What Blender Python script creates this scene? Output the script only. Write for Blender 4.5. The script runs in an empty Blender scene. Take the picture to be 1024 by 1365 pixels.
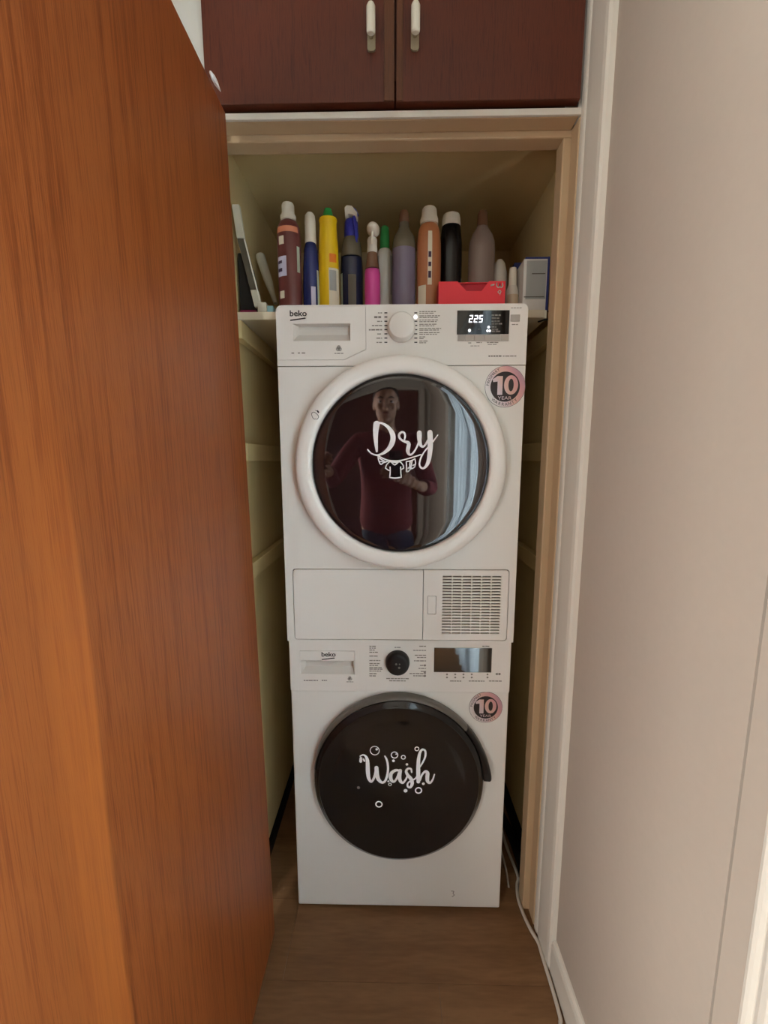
import bpy, bmesh, math, random
from mathutils import Vector, Matrix
random.seed(7)
PI = math.pi
S = bpy.context.scene
C = S.collection

# ------------------------------------------------------------------ camera
FPX, PITCH, YAW, ROLL = 525.0, .1329, -.018, -.0012
CAM = Vector((-.0235, -.9893, 1.327))
def cam_axes():
    f = Vector((math.sin(YAW)*math.cos(PITCH), math.cos(YAW)*math.cos(PITCH), -math.sin(PITCH)))
    r = Vector((math.cos(YAW), -math.sin(YAW), 0)); u = r.cross(f)
    R = r*math.cos(ROLL) + u*math.sin(ROLL); U = u*math.cos(ROLL) - r*math.sin(ROLL)
    return R, U, f
R_, U_, F_ = cam_axes()
cd = bpy.data.cameras.new('camera'); cam = bpy.data.objects.new('camera', cd); C.objects.link(cam)
cd.sensor_fit = 'VERTICAL'; cd.sensor_height = 24; cd.lens = 24*FPX/1365; cd.clip_start = .004; cd.clip_end = 50
m = Matrix((R_, U_, -F_)).transposed().to_4x4(); m.translation = CAM; cam.matrix_world = m
S.camera = cam
def at(u, v, Y):
    "photo pixel -> point on the vertical plane y = Y"
    d = F_*FPX + R_*(u-512) + U_*(682.5-v); t = (Y-CAM.y)/d.y
    return CAM + d*t

# ------------------------------------------------------------------ world, light, exposure
W = bpy.data.worlds.new('world'); S.world = W; W.use_nodes = True
W.node_tree.nodes['Background'].inputs[0].default_value = (.62, .78, 1, 1)
W.node_tree.nodes['Background'].inputs[1].default_value = .6
vs = S.view_settings
vs.view_transform = 'Standard'; vs.look = 'None'; vs.gamma = 1; vs.use_curve_mapping = False
vs.exposure = 0.85
def area(name, loc, target, sx, sy, power, col):
    l = bpy.data.lights.new(name, 'AREA'); l.shape = 'RECTANGLE'; l.size = sx; l.size_y = sy; l.energy = power; l.color = col
    o = bpy.data.objects.new(name, l); C.objects.link(o); o.location = loc
    o.rotation_euler = (Vector(target)-Vector(loc)).to_track_quat('-Z', 'Y').to_euler()
    return o
# daylight falling on the side window, outside its curtain
area('window_daylight', (1.15, -1.2, 1.2), (0, -1.2, 1.2), 1.3, 1.3, 42, (.90, 1, .98))

# fill light added behind a made-up left opening, brightening the right wall
area('fill_light_left', (-1.35, -1.75, 1.25), (0, -1.45, 1.25), 1.2, 1.3, 42, (1, .98, .91))

# ------------------------------------------------------------------ materials
def lin(c):
    return c/12.92 if c <= .04045 else ((c+.055)/1.055)**2.4
def rgb(h):
    return tuple(lin(int(h[i:i+2], 16)/255) for i in (0, 2, 4)) + (1,)
MATS = {}
def mat(name, col, rough=.5, spec=.5, noise=0, nscale=60, bump=0, metallic=0, coat=0, trans=0, ior=1.5, emit=None, es=0):
    m = bpy.data.materials.new(name); m.use_nodes = True; nt = m.node_tree; b = nt.nodes['Principled BSDF']
    col = rgb(col) if isinstance(col, str) else col
    b.inputs['Base Color'].default_value = col; b.inputs['Roughness'].default_value = rough
    b.inputs['Specular IOR Level'].default_value = spec; b.inputs['Metallic'].default_value = metallic
    b.inputs['IOR'].default_value = ior; b.inputs['Coat Weight'].default_value = coat; b.inputs['Coat Roughness'].default_value = .05
    b.inputs['Transmission Weight'].default_value = trans
    if emit: b.inputs['Emission Color'].default_value = rgb(emit); b.inputs['Emission Strength'].default_value = es
    if noise or bump:
        tc = nt.nodes.new('ShaderNodeTexCoord'); n = nt.nodes.new('ShaderNodeTexNoise')
        n.inputs['Scale'].default_value = nscale; n.inputs['Detail'].default_value = 4
        nt.links.new(tc.outputs['Object'], n.inputs['Vector'])
        if noise:
            mx = nt.nodes.new('ShaderNodeMix'); mx.data_type = 'RGBA'
            mx.inputs['A'].default_value = tuple(c*(1-noise) for c in col[:3])+(1,)
            mx.inputs['B'].default_value = tuple(min(1, c*(1+noise)) for c in col[:3])+(1,)
            nt.links.new(n.outputs['Fac'], mx.inputs['Factor']); nt.links.new(mx.outputs['Result'], b.inputs['Base Color'])
        if bump:
            bp = nt.nodes.new('ShaderNodeBump'); bp.inputs['Strength'].default_value = bump; bp.inputs['Distance'].default_value = .002
            nt.links.new(n.outputs['Fac'], bp.inputs['Height']); nt.links.new(bp.outputs['Normal'], b.inputs['Normal'])
    MATS[name] = m
    return m
def wood(name, stops, scale, stretch, rough=.35, spec=.5, band=None, fine=.35, rot=None):
    "streaked wood: noise stretched along one axis -> colour ramp; band = (axis index, position, colour, colour edge)"
    m = bpy.data.materials.new(name); m.use_nodes = True; nt = m.node_tree; b = nt.nodes['Principled BSDF']
    b.inputs['Roughness'].default_value = rough; b.inputs['Specular IOR Level'].default_value = spec
    tc = nt.nodes.new('ShaderNodeTexCoord'); mp = nt.nodes.new('ShaderNodeMapping'); mp.inputs['Scale'].default_value = stretch
    nt.links.new(tc.outputs['Object'], mp.inputs['Vector'])
    n = nt.nodes.new('ShaderNodeTexNoise'); n.inputs['Scale'].default_value = scale; n.inputs['Detail'].default_value = 3; n.inputs['Distortion'].default_value = .3
    n2 = nt.nodes.new('ShaderNodeTexNoise'); n2.inputs['Scale'].default_value = scale*7; n2.inputs['Detail'].default_value = 3
    nt.links.new(mp.outputs[0], n.inputs['Vector']); nt.links.new(mp.outputs[0], n2.inputs['Vector'])
    mx = nt.nodes.new('ShaderNodeMix'); mx.inputs['Factor'].default_value = fine
    nt.links.new(n.outputs['Fac'], mx.inputs['A']); nt.links.new(n2.outputs['Fac'], mx.inputs['B'])
    rp = nt.nodes.new('ShaderNodeValToRGB'); el = rp.color_ramp.elements
    el[0].position, el[0].color = stops[0][0], rgb(stops[0][1]); el[1].position, el[1].color = stops[-1][0], rgb(stops[-1][1])
    for p, c in stops[1:-1]:
        e = el.new(p); e.color = rgb(c)
    nt.links.new(mx.outputs[0], rp.inputs['Fac'])
    out = rp.outputs['Color']
    if band:      # lighter band with one crisp edge, fading out higher up
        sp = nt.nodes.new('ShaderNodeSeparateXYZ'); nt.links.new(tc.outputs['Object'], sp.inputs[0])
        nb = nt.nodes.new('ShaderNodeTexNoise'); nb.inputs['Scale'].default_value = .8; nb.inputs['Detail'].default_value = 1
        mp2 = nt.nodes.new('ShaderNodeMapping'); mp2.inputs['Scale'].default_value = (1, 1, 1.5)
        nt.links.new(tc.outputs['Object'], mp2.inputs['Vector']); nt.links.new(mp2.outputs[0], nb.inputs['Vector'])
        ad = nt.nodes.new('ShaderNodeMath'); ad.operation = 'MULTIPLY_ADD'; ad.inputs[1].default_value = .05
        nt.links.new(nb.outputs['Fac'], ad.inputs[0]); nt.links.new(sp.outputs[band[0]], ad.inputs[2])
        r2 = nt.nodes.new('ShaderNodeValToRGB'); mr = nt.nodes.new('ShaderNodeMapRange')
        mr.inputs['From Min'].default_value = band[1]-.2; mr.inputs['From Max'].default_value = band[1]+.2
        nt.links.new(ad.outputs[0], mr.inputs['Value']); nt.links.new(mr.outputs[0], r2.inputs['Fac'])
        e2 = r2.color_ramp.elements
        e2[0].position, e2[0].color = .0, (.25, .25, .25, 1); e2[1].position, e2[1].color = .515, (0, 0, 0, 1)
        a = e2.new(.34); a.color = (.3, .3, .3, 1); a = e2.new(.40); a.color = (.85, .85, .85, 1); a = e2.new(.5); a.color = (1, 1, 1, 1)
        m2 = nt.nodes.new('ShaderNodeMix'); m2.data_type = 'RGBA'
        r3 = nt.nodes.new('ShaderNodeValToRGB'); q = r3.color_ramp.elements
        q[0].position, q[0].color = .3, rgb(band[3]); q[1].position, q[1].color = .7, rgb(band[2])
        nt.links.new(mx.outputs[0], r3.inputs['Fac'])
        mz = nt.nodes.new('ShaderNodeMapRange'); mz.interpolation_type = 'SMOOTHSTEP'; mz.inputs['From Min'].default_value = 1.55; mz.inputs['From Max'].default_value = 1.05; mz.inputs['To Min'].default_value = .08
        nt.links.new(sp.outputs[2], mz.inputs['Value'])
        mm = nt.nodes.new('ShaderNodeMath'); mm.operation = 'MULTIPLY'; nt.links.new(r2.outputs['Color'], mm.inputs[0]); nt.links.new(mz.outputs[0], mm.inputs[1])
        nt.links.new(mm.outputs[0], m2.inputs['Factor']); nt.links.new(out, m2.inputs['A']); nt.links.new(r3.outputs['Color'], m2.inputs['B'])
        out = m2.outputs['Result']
    nt.links.new(out, b.inputs['Base Color'])
    bp = nt.nodes.new('ShaderNodeBump'); bp.inputs['Strength'].default_value = .08; bp.inputs['Distance'].default_value = .001
    nt.links.new(mx.outputs[0], bp.inputs['Height']); nt.links.new(bp.outputs['Normal'], b.inputs['Normal'])
    MATS[name] = m
    return m
mat('white_enamel', 'ebe8e0', .32, .5, noise=.01, nscale=9)
mat('white_plastic', 'ece8e0', .35, .5)
mat('white_plastic_bright', 'f4f1ea', .3, .5)
mat('pocket_plastic', 'd4cfc6', .4, .4)
mat('groove_dark', '4a443c', .7, .2)
mat('slot_dark', '5a5046', .7, .2)
mat('grey_button', 'b4aea4', .45, .4)
mat('black_gloss', '0a0a0c', .05, .5, ior=1.5)
mat('door_glass', (.014, .008, .009, 1), .03, .5, ior=1.78)
mat('washer_glass', (.012, .011, .011, 1), .09, .5, ior=1.5)
mat('black_plastic', '141315', .35, .5)
mat('black_rim', '0e0d0e', .25, .5)
mat('grey_rim', '6a665f', .3, .6)
mat('print_dark', '3a3836', .6, .2)
mat('print_grey', '8d877e', .6, .2)
mat('vinyl_white', 'ffffff', .5, .3)
mat('vinyl_grey', '8a8680', .5, .3)
mat('led_white', 'ffffff', .5, .2, emit='f4f6ff', es=1.1)
mat('led_grey', '82807c', .6, .2)
mat('sticker_dark', '2c211f', .35, .5)
mat('knob_white', 'e8e3da', .3, .5)
mat('wall_paint', 'b3a699', .75, .25, noise=.03, nscale=70, bump=.12)
mat('wall_white', 'cfcdc4', .7, .3, noise=.02, nscale=40)
mat('trim_paint', 'd9d2c6', .42, .4, noise=.02, nscale=30)
mat('closet_paint', 'd4bd8a', .65, .3, noise=.05, nscale=12, bump=.05)
mat('jamb_paint', 'c2a784', .5, .4, noise=.04, nscale=10)
mat('shelf_paint', 'd8ccb2', .55, .3, noise=.03, nscale=20)
mat('ceiling_paint', 'd6d2c8', .8, .2)
mat('black_rubber', '0c0b0b', .7, .2)
mat('cable_white', 'c9bfb2', .45, .4)
mat('handle_ivory', 'e6e2d0', .35, .5)
mat('handle_plate', 'a59a80', .4, .5, metallic=.3)
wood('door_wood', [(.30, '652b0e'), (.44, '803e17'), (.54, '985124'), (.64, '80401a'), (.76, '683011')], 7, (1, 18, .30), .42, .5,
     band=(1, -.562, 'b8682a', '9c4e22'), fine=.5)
wood('cabinet_wood', [(.32, '4a1f12'), (.5, '5c2a18'), (.68, '421a0e')], 9, (10, 10, .5), .42, .4, fine=.5)
wood('cabinet_wood_light', [(.3, '54301c'), (.5, '62391f'), (.7, '4c2a17')], 9, (10, 10, .5), .42, .4, fine=.5)
wood('floor_wood', [(.25, '694a30'), (.45, '7a5839'), (.6, '866342'), (.78, '66472d')], 3.2, (.8, 6, 6), .5, .35, fine=.35)
# holographic print of the warranty stickers
def holo():
    m = bpy.data.materials.new('sticker_foil'); m.use_nodes = True; nt = m.node_tree; b = nt.nodes['Principled BSDF']
    b.inputs['Roughness'].default_value = .35; b.inputs['Metallic'].default_value = .25
    tc = nt.nodes.new('ShaderNodeTexCoord'); mp = nt.nodes.new('ShaderNodeMapping')
    mp.inputs['Rotation'].default_value = (0, .5, 0); mp.inputs['Scale'].default_value = (10, 10, 10); mp.inputs['Location'].default_value = (.5, 0, 0)
    nt.links.new(tc.outputs['Object'], mp.inputs['Vector'])
    sp = nt.nodes.new('ShaderNodeSeparateXYZ'); nt.links.new(mp.outputs[0], sp.inputs[0])
    rp = nt.nodes.new('ShaderNodeValToRGB'); el = rp.color_ramp.elements
    el[0].position, el[0].color = .08, rgb('e2ddd8'); el[1].position, el[1].color = .95, rgb('c49aa8')
    for p, c in ((.35, 'd8c4c6'), (.55, 'e0b8a8'), (.75, 'dca3a0')):
        e = el.new(p); e.color = rgb(c)
    nt.links.new(sp.outputs[0], rp.inputs['Fac']); nt.links.new(rp.outputs['Color'], b.inputs['Base Color'])
    MATS['sticker_foil'] = m
holo()

# ------------------------------------------------------------------ mesh helpers
def obj(name, bm, material, parent=None, smooth=False, bevel=0, loc=None):
    me = bpy.data.meshes.new(name)
    bmesh.ops.recalc_face_normals(bm, faces=bm.faces[:])
    bm.to_mesh(me); bm.free()
    me.materials.append(MATS[material])
    o = bpy.data.objects.new(name, me); C.objects.link(o)
    if smooth:
        for p in me.polygons: p.use_smooth = True
        try: me.set_sharp_from_angle(angle=math.radians(40))
        except Exception: pass
    if bevel:
        b = o.modifiers.new('bevel', 'BEVEL'); b.width = bevel; b.segments = 2; b.limit_method = 'ANGLE'; b.angle_limit = math.radians(50)
    if loc: o.location = loc
    if parent: o.parent = parent
    return o
def tag(o, label, cat, group=None):
    o['label'] = label; o['category'] = cat
    if group: o['group'] = group
    return o
def thing(name, label, cat, loc=(0, 0, 0), group=None):
    o = bpy.data.objects.new(name, None); C.objects.link(o); o.location = loc; o.empty_display_size = .05
    return tag(o, label, cat, group)
def struct(o, label=None, cat=None):
    o['kind'] = 'structure'
    if label: o['label'] = label
    if cat: o['category'] = cat
    return o
def box(bm, x0, x1, y0, y1, z0, z1):
    v = [bm.verts.new((x, y, z)) for x in (x0, x1) for y in (y0, y1) for z in (z0, z1)]
    for f in ((0, 1, 3, 2), (4, 6, 7, 5), (0, 4, 5, 1), (2, 3, 7, 6), (0, 2, 6, 4), (1, 5, 7, 3)):
        bm.faces.new([v[i] for i in f])
    return bm
def bx(*a): return box(bmesh.new(), *a)
def boxes(lst):
    bm = bmesh.new()
    for a in lst: box(bm, *a)
    return bm
def lathe(profile, axis='z', seg=48, sx=1, sy=1, bm=None, cen=(0, 0, 0), a0=0, a1=2*PI):
    "profile [(r, h)]; axis z: h along z; axis y: h along y (seen from the front)"
    bm = bm or bmesh.new(); full = abs(a1-a0-2*PI) < 1e-6; n = seg if full else seg+1
    rings = []
    for r, h in profile:
        ring = []
        if r < 1e-6:
            p = (0, 0, h) if axis == 'z' else (0, h, 0)
            ring = [bm.verts.new(Vector(p)+Vector(cen))]
        else:
            for i in range(n):
                a = a0+(a1-a0)*i/seg
                p = (r*sx*math.cos(a), r*sy*math.sin(a), h) if axis == 'z' else (r*sx*math.cos(a), h, r*sy*math.sin(a))
                ring.append(bm.verts.new(Vector(p)+Vector(cen)))
        rings.append(ring)
    for A, B in zip(rings, rings[1:]):
        m_ = n if full else n-1
        for i in range(m_):
            j = (i+1) % n
            if len(A) == 1 and len(B) == 1: continue
            if len(A) == 1: bm.faces.new((A[0], B[j], B[i]))
            elif len(B) == 1: bm.faces.new((A[i], A[j], B[0]))
            else: bm.faces.new((A[i], A[j], B[j], B[i]))
    return bm
def tube(pts, r, seg=10, bm=None, closed=False):
    bm = bm or bmesh.new(); pts = [Vector(p) for p in pts]; rings = []
    rr = r if hasattr(r, '__len__') else [r]*len(pts)
    up = Vector((0, 0, 1))
    for i, p in enumerate(pts):
        t = (pts[min(i+1, len(pts)-1)]-pts[max(i-1, 0)]).normalized()
        a = t.cross(up)
        if a.length < .05: a = t.cross(Vector((1, 0, 0)))
        a.normalize(); b = t.cross(a)
        rings.append([bm.verts.new(p+(a*math.cos(2*PI*k/seg)+b*math.sin(2*PI*k/seg))*rr[i]) for k in range(seg)])
    for A, B in zip(rings, rings[1:]):
        for k in range(seg): bm.faces.new((A[k], A[(k+1) % seg], B[(k+1) % seg], B[k]))
    bm.faces.new(rings[0]); bm.faces.new(rings[-1][::-1])
    return bm
def catmull(pts, n=8):
    out = []; P = [pts[0]]+list(pts)+[pts[-1]]
    for i in range(1, len(P)-2):
        p0, p1, p2, p3 = P[i-1:i+3]
        for k in range(n):
            t = k/n
            out.append(tuple(.5*(2*b+(c-a)*t+(2*a-5*b+4*c-d)*t*t+(3*b-a-3*c+d)*t**3) for a, b, c, d in zip(p0, p1, p2, p3)))
    out.append(tuple(pts[-1]))
    return out
def rrect(x0, x1, z0, z1, r, n=5):
    out = []
    for cx, cz, a0 in ((x1-r, z1-r, 0), (x0+r, z1-r, PI/2), (x0+r, z0+r, PI), (x1-r, z0+r, 1.5*PI)):
        for i in range(n+1):
            a = a0+PI/2*i/n; out.append((cx+r*math.cos(a), cz+r*math.sin(a)))
    return out
def plate(outer, y0, y1, holes=(), bm=None):
    "outline in x,z (with holes) extruded between y0 (front) and y1"
    bm = bm or bmesh.new(); loops = [outer]+list(holes)
    if not holes:
        A = [bm.verts.new((x, y0, z)) for x, z in outer]; B = [bm.verts.new((x, y1, z)) for x, z in outer]; n = len(A)
        bm.faces.new(A); bm.faces.new(B[::-1])
        for i in range(n): bm.faces.new((A[i], B[i], B[(i+1) % n], A[(i+1) % n]))
        return bm
    sides = []
    for y in (y0, y1):
        edges = []; lv = []
        for lp in loops:
            v = [bm.verts.new((x, y, z)) for x, z in lp]; lv.append(v)
            edges += [bm.edges.new((v[i], v[(i+1) % len(v)])) for i in range(len(v))]
        bmesh.ops.triangle_fill(bm, use_beauty=True, use_dissolve=False, edges=edges)
        sides.append(lv)
    for A, B in zip(*sides):
        n = len(A)
        for i in range(n): bm.faces.new((A[i], B[i], B[(i+1) % n], A[(i+1) % n]))
    return bm
def pocket(x0, x1, z0, z1, yf, depth, slope=.0, bm=None):
    "open-front recess: back plate with slanted floor and side walls"
    bm = bm or bmesh.new(); s = slope
    f = [bm.verts.new((x, yf, z)) for x, z in ((x0, z0), (x1, z0), (x1, z1), (x0, z1))]
    b = [bm.verts.new((x, yf+depth, z)) for x, z in ((x0+s, z0+s*1.6), (x1-s*.3, z0+s*1.6), (x1-s*.3, z1-s*.2), (x0+s, z1-s*.2))]
    for i in range(4): bm.faces.new((f[i], f[(i+1) % 4], b[(i+1) % 4], b[i]))
    bm.faces.new(b[::-1])
    return bm
def text_bm(s, size, cx, y, cz, bm=None, rot=0, align='CENTER', sx=1, shear=0, offset=0, depth=0):
    "lettering facing the camera side (-y)"
    cu = bpy.data.curves.new('t', 'FONT'); cu.body = s; cu.size = size; cu.align_x = align; cu.align_y = 'CENTER'; cu.shear = shear; cu.offset = offset
    cu.resolution_u = 3
    o = bpy.data.objects.new('t', cu); C.objects.link(o)
    bpy.context.view_layer.update()
    me = bpy.data.meshes.new_from_object(o.evaluated_get(bpy.context.evaluated_depsgraph_get()))
    bpy.data.objects.remove(o); bpy.data.curves.remove(cu)
    bm = bm or bmesh.new(); c, s_ = math.cos(rot), math.sin(rot); vs_ = []
    for v in me.vertices:
        x, z = v.co.x*sx, v.co.y
        vs_.append(bm.verts.new((cx+x*c-z*s_, y, cz+x*s_+z*c)))
    for p in me.polygons:
        try: bm.faces.new([vs_[i] for i in p.vertices])
        except ValueError: pass
    bpy.data.meshes.remove(me)
    return bm
def stroke(bm, pts, surf, cap=True):
    "pts [(x, z, width)] -> smooth ribbon lying on y = surf(x, z)"
    P = catmull(pts, 7); L, Rr = [], []
    for i, p in enumerate(P):
        a = P[max(i-1, 0)]; b = P[min(i+1, len(P)-1)]; dx, dz = b[0]-a[0], b[1]-a[1]; l = math.hypot(dx, dz) or 1
        nx, nz = -dz/l*p[2]/2, dx/l*p[2]/2
        L.append(bm.verts.new((p[0]+nx, surf(p[0]+nx, p[1]+nz), p[1]+nz))); Rr.append(bm.verts.new((p[0]-nx, surf(p[0]-nx, p[1]-nz), p[1]-nz)))
    for i in range(len(P)-1): bm.faces.new((L[i], Rr[i], Rr[i+1], L[i+1]))
    if cap:
        for p in (P[0], P[-1]): disc(bm, p[0], p[1], p[2]/2, surf, 10)
def disc(bm, x, z, r, surf, n=14):
    bm.faces.new([bm.verts.new((x+r*math.cos(2*PI*k/n), surf(x+r*math.cos(2*PI*k/n), z+r*math.sin(2*PI*k/n)), z+r*math.sin(2*PI*k/n))) for k in range(n)])
def ringflat(bm, x, z, r, w, surf, n=24):
    A, B = [], []
    for k in range(n):
        c, s = math.cos(2*PI*k/n), math.sin(2*PI*k/n)
        for lst, q in ((A, r+w/2), (B, r-w/2)): lst.append(bm.verts.new((x+q*c, surf(x+q*c, z+q*s), z+q*s)))
    for k in range(n): bm.faces.new((A[k], A[(k+1) % n], B[(k+1) % n], B[k]))
def words(bm, x0, x1, z, h, y, align=0):
    "illegibly small print: word-length bars"
    x = x0
    while x < x1-.002:
        w = min(random.uniform(.004, .011), x1-x)
        box(bm, x, x+w, y, y+.0003, z-h/2, z+h/2); x += w+.0015

# ------------------------------------------------------------------ the setting
XL, XR, YB = -.44, .43, .64         # closet inside
# floor: slab with laminate planks as pieces
fl = struct(obj('floor', bx(-1.05, 1.6, -3.0, .66, -.06, -.012), 'floor_wood'))
row = 0; y = -3.0
proto = {}
while y < .655:
    x = -1.05+(-.5 if row % 2 else -.1)*1.0
    y1 = min(y+.19, .66)
    while x < .45:
        a, b = max(x, -1.05), min(x+1.25, .452 if y > -1.72 else .452)
        if b-a > .02:
            p = obj('plank', bx(a, b-.0008, y, y1-.0008, -.012, 0), 'floor_wood', fl)
        x += 1.25
    y += .19; row += 1
# corridor right wall, with the side window's opening beyond the casing
RW = .404
wy0, wy1 = -.74, -1.66            # window-door opening in the right wall
struct(obj('wall_right', boxes([(RW, RW+.1, -.548, -.02, 0, 2.6), (RW+.0012, RW+.1, wy0, -.5505, 0, 2.6), (RW, RW+.1, wy1, wy0, 2.08, 2.6), (RW, RW+.1, -3.0, wy1, 0, 2.6)]), 'wall_paint'))
struct(obj('wall_left', boxes([(-1.06, -1.0, -1.15, -.02, 0, 2.6), (-1.06, -1.0, -2.25, -1.15, 2.08, 2.6), (-1.06, -1.0, -3.0, -2.25, 0, 2.6)]), 'wall_white'))
struct(obj('trim_10', boxes([(-1.001, -.985, -1.15, -1.07, 0, 2.16), (-1.001, -.985, -2.33, -2.25, 0, 2.16), (-1.001, -.985, -2.25, -1.15, 2.08, 2.16)]), 'trim_paint', bevel=.004))
struct(obj('wall_rear', bx(-1.06, RW+.1, -3.06, -3.0, 0, 2.6), 'wall_white'))
struct(obj('door_2', bx(-.80, .26, -2.998, -2.955, .005, 2.1), 'cabinet_wood', bevel=.003))
struct(obj('trim_11', boxes([(-.88, -.80, -2.999, -2.97, 0, 2.18), (.26, .34, -2.999, -2.97, 0, 2.18), (-.80, .26, -2.999, -2.97, 2.1, 2.18)]), 'trim_paint', bevel=.004))
struct(obj('ceiling', bx(-1.06, RW+.1, -3.06, .0, 2.6, 2.66), 'ceiling_paint'))
# front wall around the closet
struct(obj('wall_front', boxes([(-1.06, -.43, -.02, .04, 0, 2.6), (-.43, RW, -.02, .04, 2.52, 2.6)]), 'wall_white'))
# closet shell
struct(obj('wall_closet_left', bx(XL-.03, XL, .04, YB, 0, 2.14), 'closet_paint'))
struct(obj('wall_closet_right', bx(XR, XR+.03, .06, YB, 0, 2.14), 'closet_paint'))
struct(obj('wall_closet_back', bx(XL-.03, XR+.03, YB, YB+.03, 0, 2.14), 'closet_paint'))
struct(obj('ceiling_closet', bx(XL-.03, XR+.03, .062, YB+.03, 2.115, 2.14), 'closet_paint'))
# battens (shelf cleats) on the closet side walls
for i_, (z0, z1) in enumerate(((1.645, 1.6915), (1.322, 1.372), (.985, 1.032))):
    struct(obj('trim_%d' % (20+i_), bx(XL, XL+.022, .10, .62, z0, z1), 'closet_paint', bevel=.002))
for i_, (z0, z1) in enumerate(((1.645, 1.6915), (1.322, 1.375), (.995, 1.042))):
    struct(obj('trim_%d' % (30+i_), bx(XR-.024, XR, .10, .62, z0, z1), 'closet_paint', bevel=.002))
struct(obj('baseboard_closet_left', bx(XL, XL+.012, .05, YB, 0, .04), 'black_rubber'))
struct(obj('baseboard_closet_right', bx(XR-.012, XR, .07, YB, 0, .06), 'black_rubber'))
# door frame: right jamb with rebate and stop, lintel with the same section, left jamb
struct(obj('trim_3', boxes([(.386, RW, -.018, .022, 0, 2.068), (.369, RW+.02, .022, .062, 0, 2.055)]), 'jamb_paint', bevel=.003))
struct(obj('trim_4', boxes([(-.43, .386, -.016, .022, 2.068, 2.080), (-.43, .43, .022, .062, 2.055, 2.080)]), 'jamb_paint', bevel=.003))
struct(obj('trim_12', bx(.3845, RW, -.012, .06, 2.0805, 2.52), 'trim_paint'))
struct(obj('trim_5', boxes([(-.43, -.409, -.018, .022, 0, 2.068), (-.43, -.421, .022, .04, 0, 2.055)]), 'jamb_paint', bevel=.003))
struct(obj('trim_6', bx(-.43, .389, -.0225, -.0162, 2.0675, 2.0805), 'trim_paint', bevel=.001))
# moulded casing that finishes the right wall towards the opening (profile swept upwards)
prof = [(.3885, -.0185), (.3865, -.024), (.387, -.034), (.3885, -.038), (.3905, -.0405), (.3905, -.0425), (.3885, -.045), (.388, -.060), (.388, -.105), (.3895, -.114), (.394, -.119), (RW, -.121), (RW, -.0185)]
bm = bmesh.new()
A = [bm.verts.new((x, y, 0)) for x, y in prof]; B = [bm.verts.new((x, y, 2.598)) for x, y in prof]
bm.faces.new(A[::-1]); bm.faces.new(B)
for i in range(len(A)): bm.faces.new((A[i], A[(i+1) % len(A)], B[(i+1) % len(A)], B[i]))
struct(obj('trim_7', bm, 'trim_paint'))
prof = [(RW, 0), (.392, 0), (.392, .082), (.3945, .092), (.400, .097), (RW, .098)]
def sweep_y(prof, y0, y1):
    bm = bmesh.new()
    A = [bm.verts.new((x, y0, z)) for x, z in prof]; B = [bm.verts.new((x, y1, z)) for x, z in prof]
    bm.faces.new(A); bm.faces.new(B[::-1])
    for i in range(len(A)): bm.faces.new((A[i], A[(i+1) % len(A)], B[(i+1) % len(A)], B[i]))
    return bm
struct(obj('baseboard_right', sweep_y(prof, -.1215, -.594), 'trim_paint'))
# casing of the side opening: stepped mouldings around it
cp_ = [(RW+.001, -.5945), (.3935, -.5945), (.3905, -.597), (.3895, -.601), (.3905, -.605), (.3945, -.608), (.3945, -.611), (.390, -.614), (.3885, -.619), (.3885, -.626), (.390, -.630), (.394, -.6325), (.394, -.6355), (.389, -.639), (.387, -.646), (.387, -.690), (.389, -.697), (.394, -.700), (.394, -.704), (.390, -.708), (.390, -.738), (.394, wy0), (RW+.001, wy0)]
bm = bmesh.new()
A = [bm.verts.new((x, y_, 0)) for x, y_ in cp_]; B = [bm.verts.new((x, y_, 2.185)) for x, y_ in cp_]
bm.faces.new(A); bm.faces.new(B[::-1])
for i in range(len(A)): bm.faces.new((A[i], A[(i+1) % len(A)], B[(i+1) % len(A)], B[i]))
struct(obj('trim_8', bm, 'trim_paint'))
struct(obj('trim_9', boxes([(RW-.022, RW+.001, wy1-.11, wy1, 0, 2.185), (RW-.026, RW+.001, wy1, wy0, 2.08, 2.185)]), 'trim_paint', bevel=.006))
# side window: frame, panes, sill-less french window behind the curtain
wf = struct(obj('window_1', boxes([(.47, .51, wy0-.05, wy0, 0, 2.08), (.47, .51, wy1, wy1+.05, 0, 2.08), (.47, .51, wy1+.05, wy0-.05, 2.03, 2.08), (.47, .51, wy1+.05, wy0-.05, 0, .06),
                                    (.475, .505, (wy0+wy1)/2-.03, (wy0+wy1)/2+.03, .06, 2.03)]), 'trim_paint'))
mat('pane_glass', 'ffffff', .0, .5, trans=1, ior=1.01)
for a, b in ((wy1+.05, (wy0+wy1)/2-.03), ((wy0+wy1)/2+.03, wy0-.05)):
    obj('pane', bx(.488, .492, a, b, .06, 2.03), 'pane_glass', wf)
# ------------------------------------------------------------------ the open wooden door on the left
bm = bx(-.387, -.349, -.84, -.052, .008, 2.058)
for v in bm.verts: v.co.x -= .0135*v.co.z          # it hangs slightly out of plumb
dr = struct(obj('door_1', bm, 'door_wood', bevel=.0015))
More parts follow.
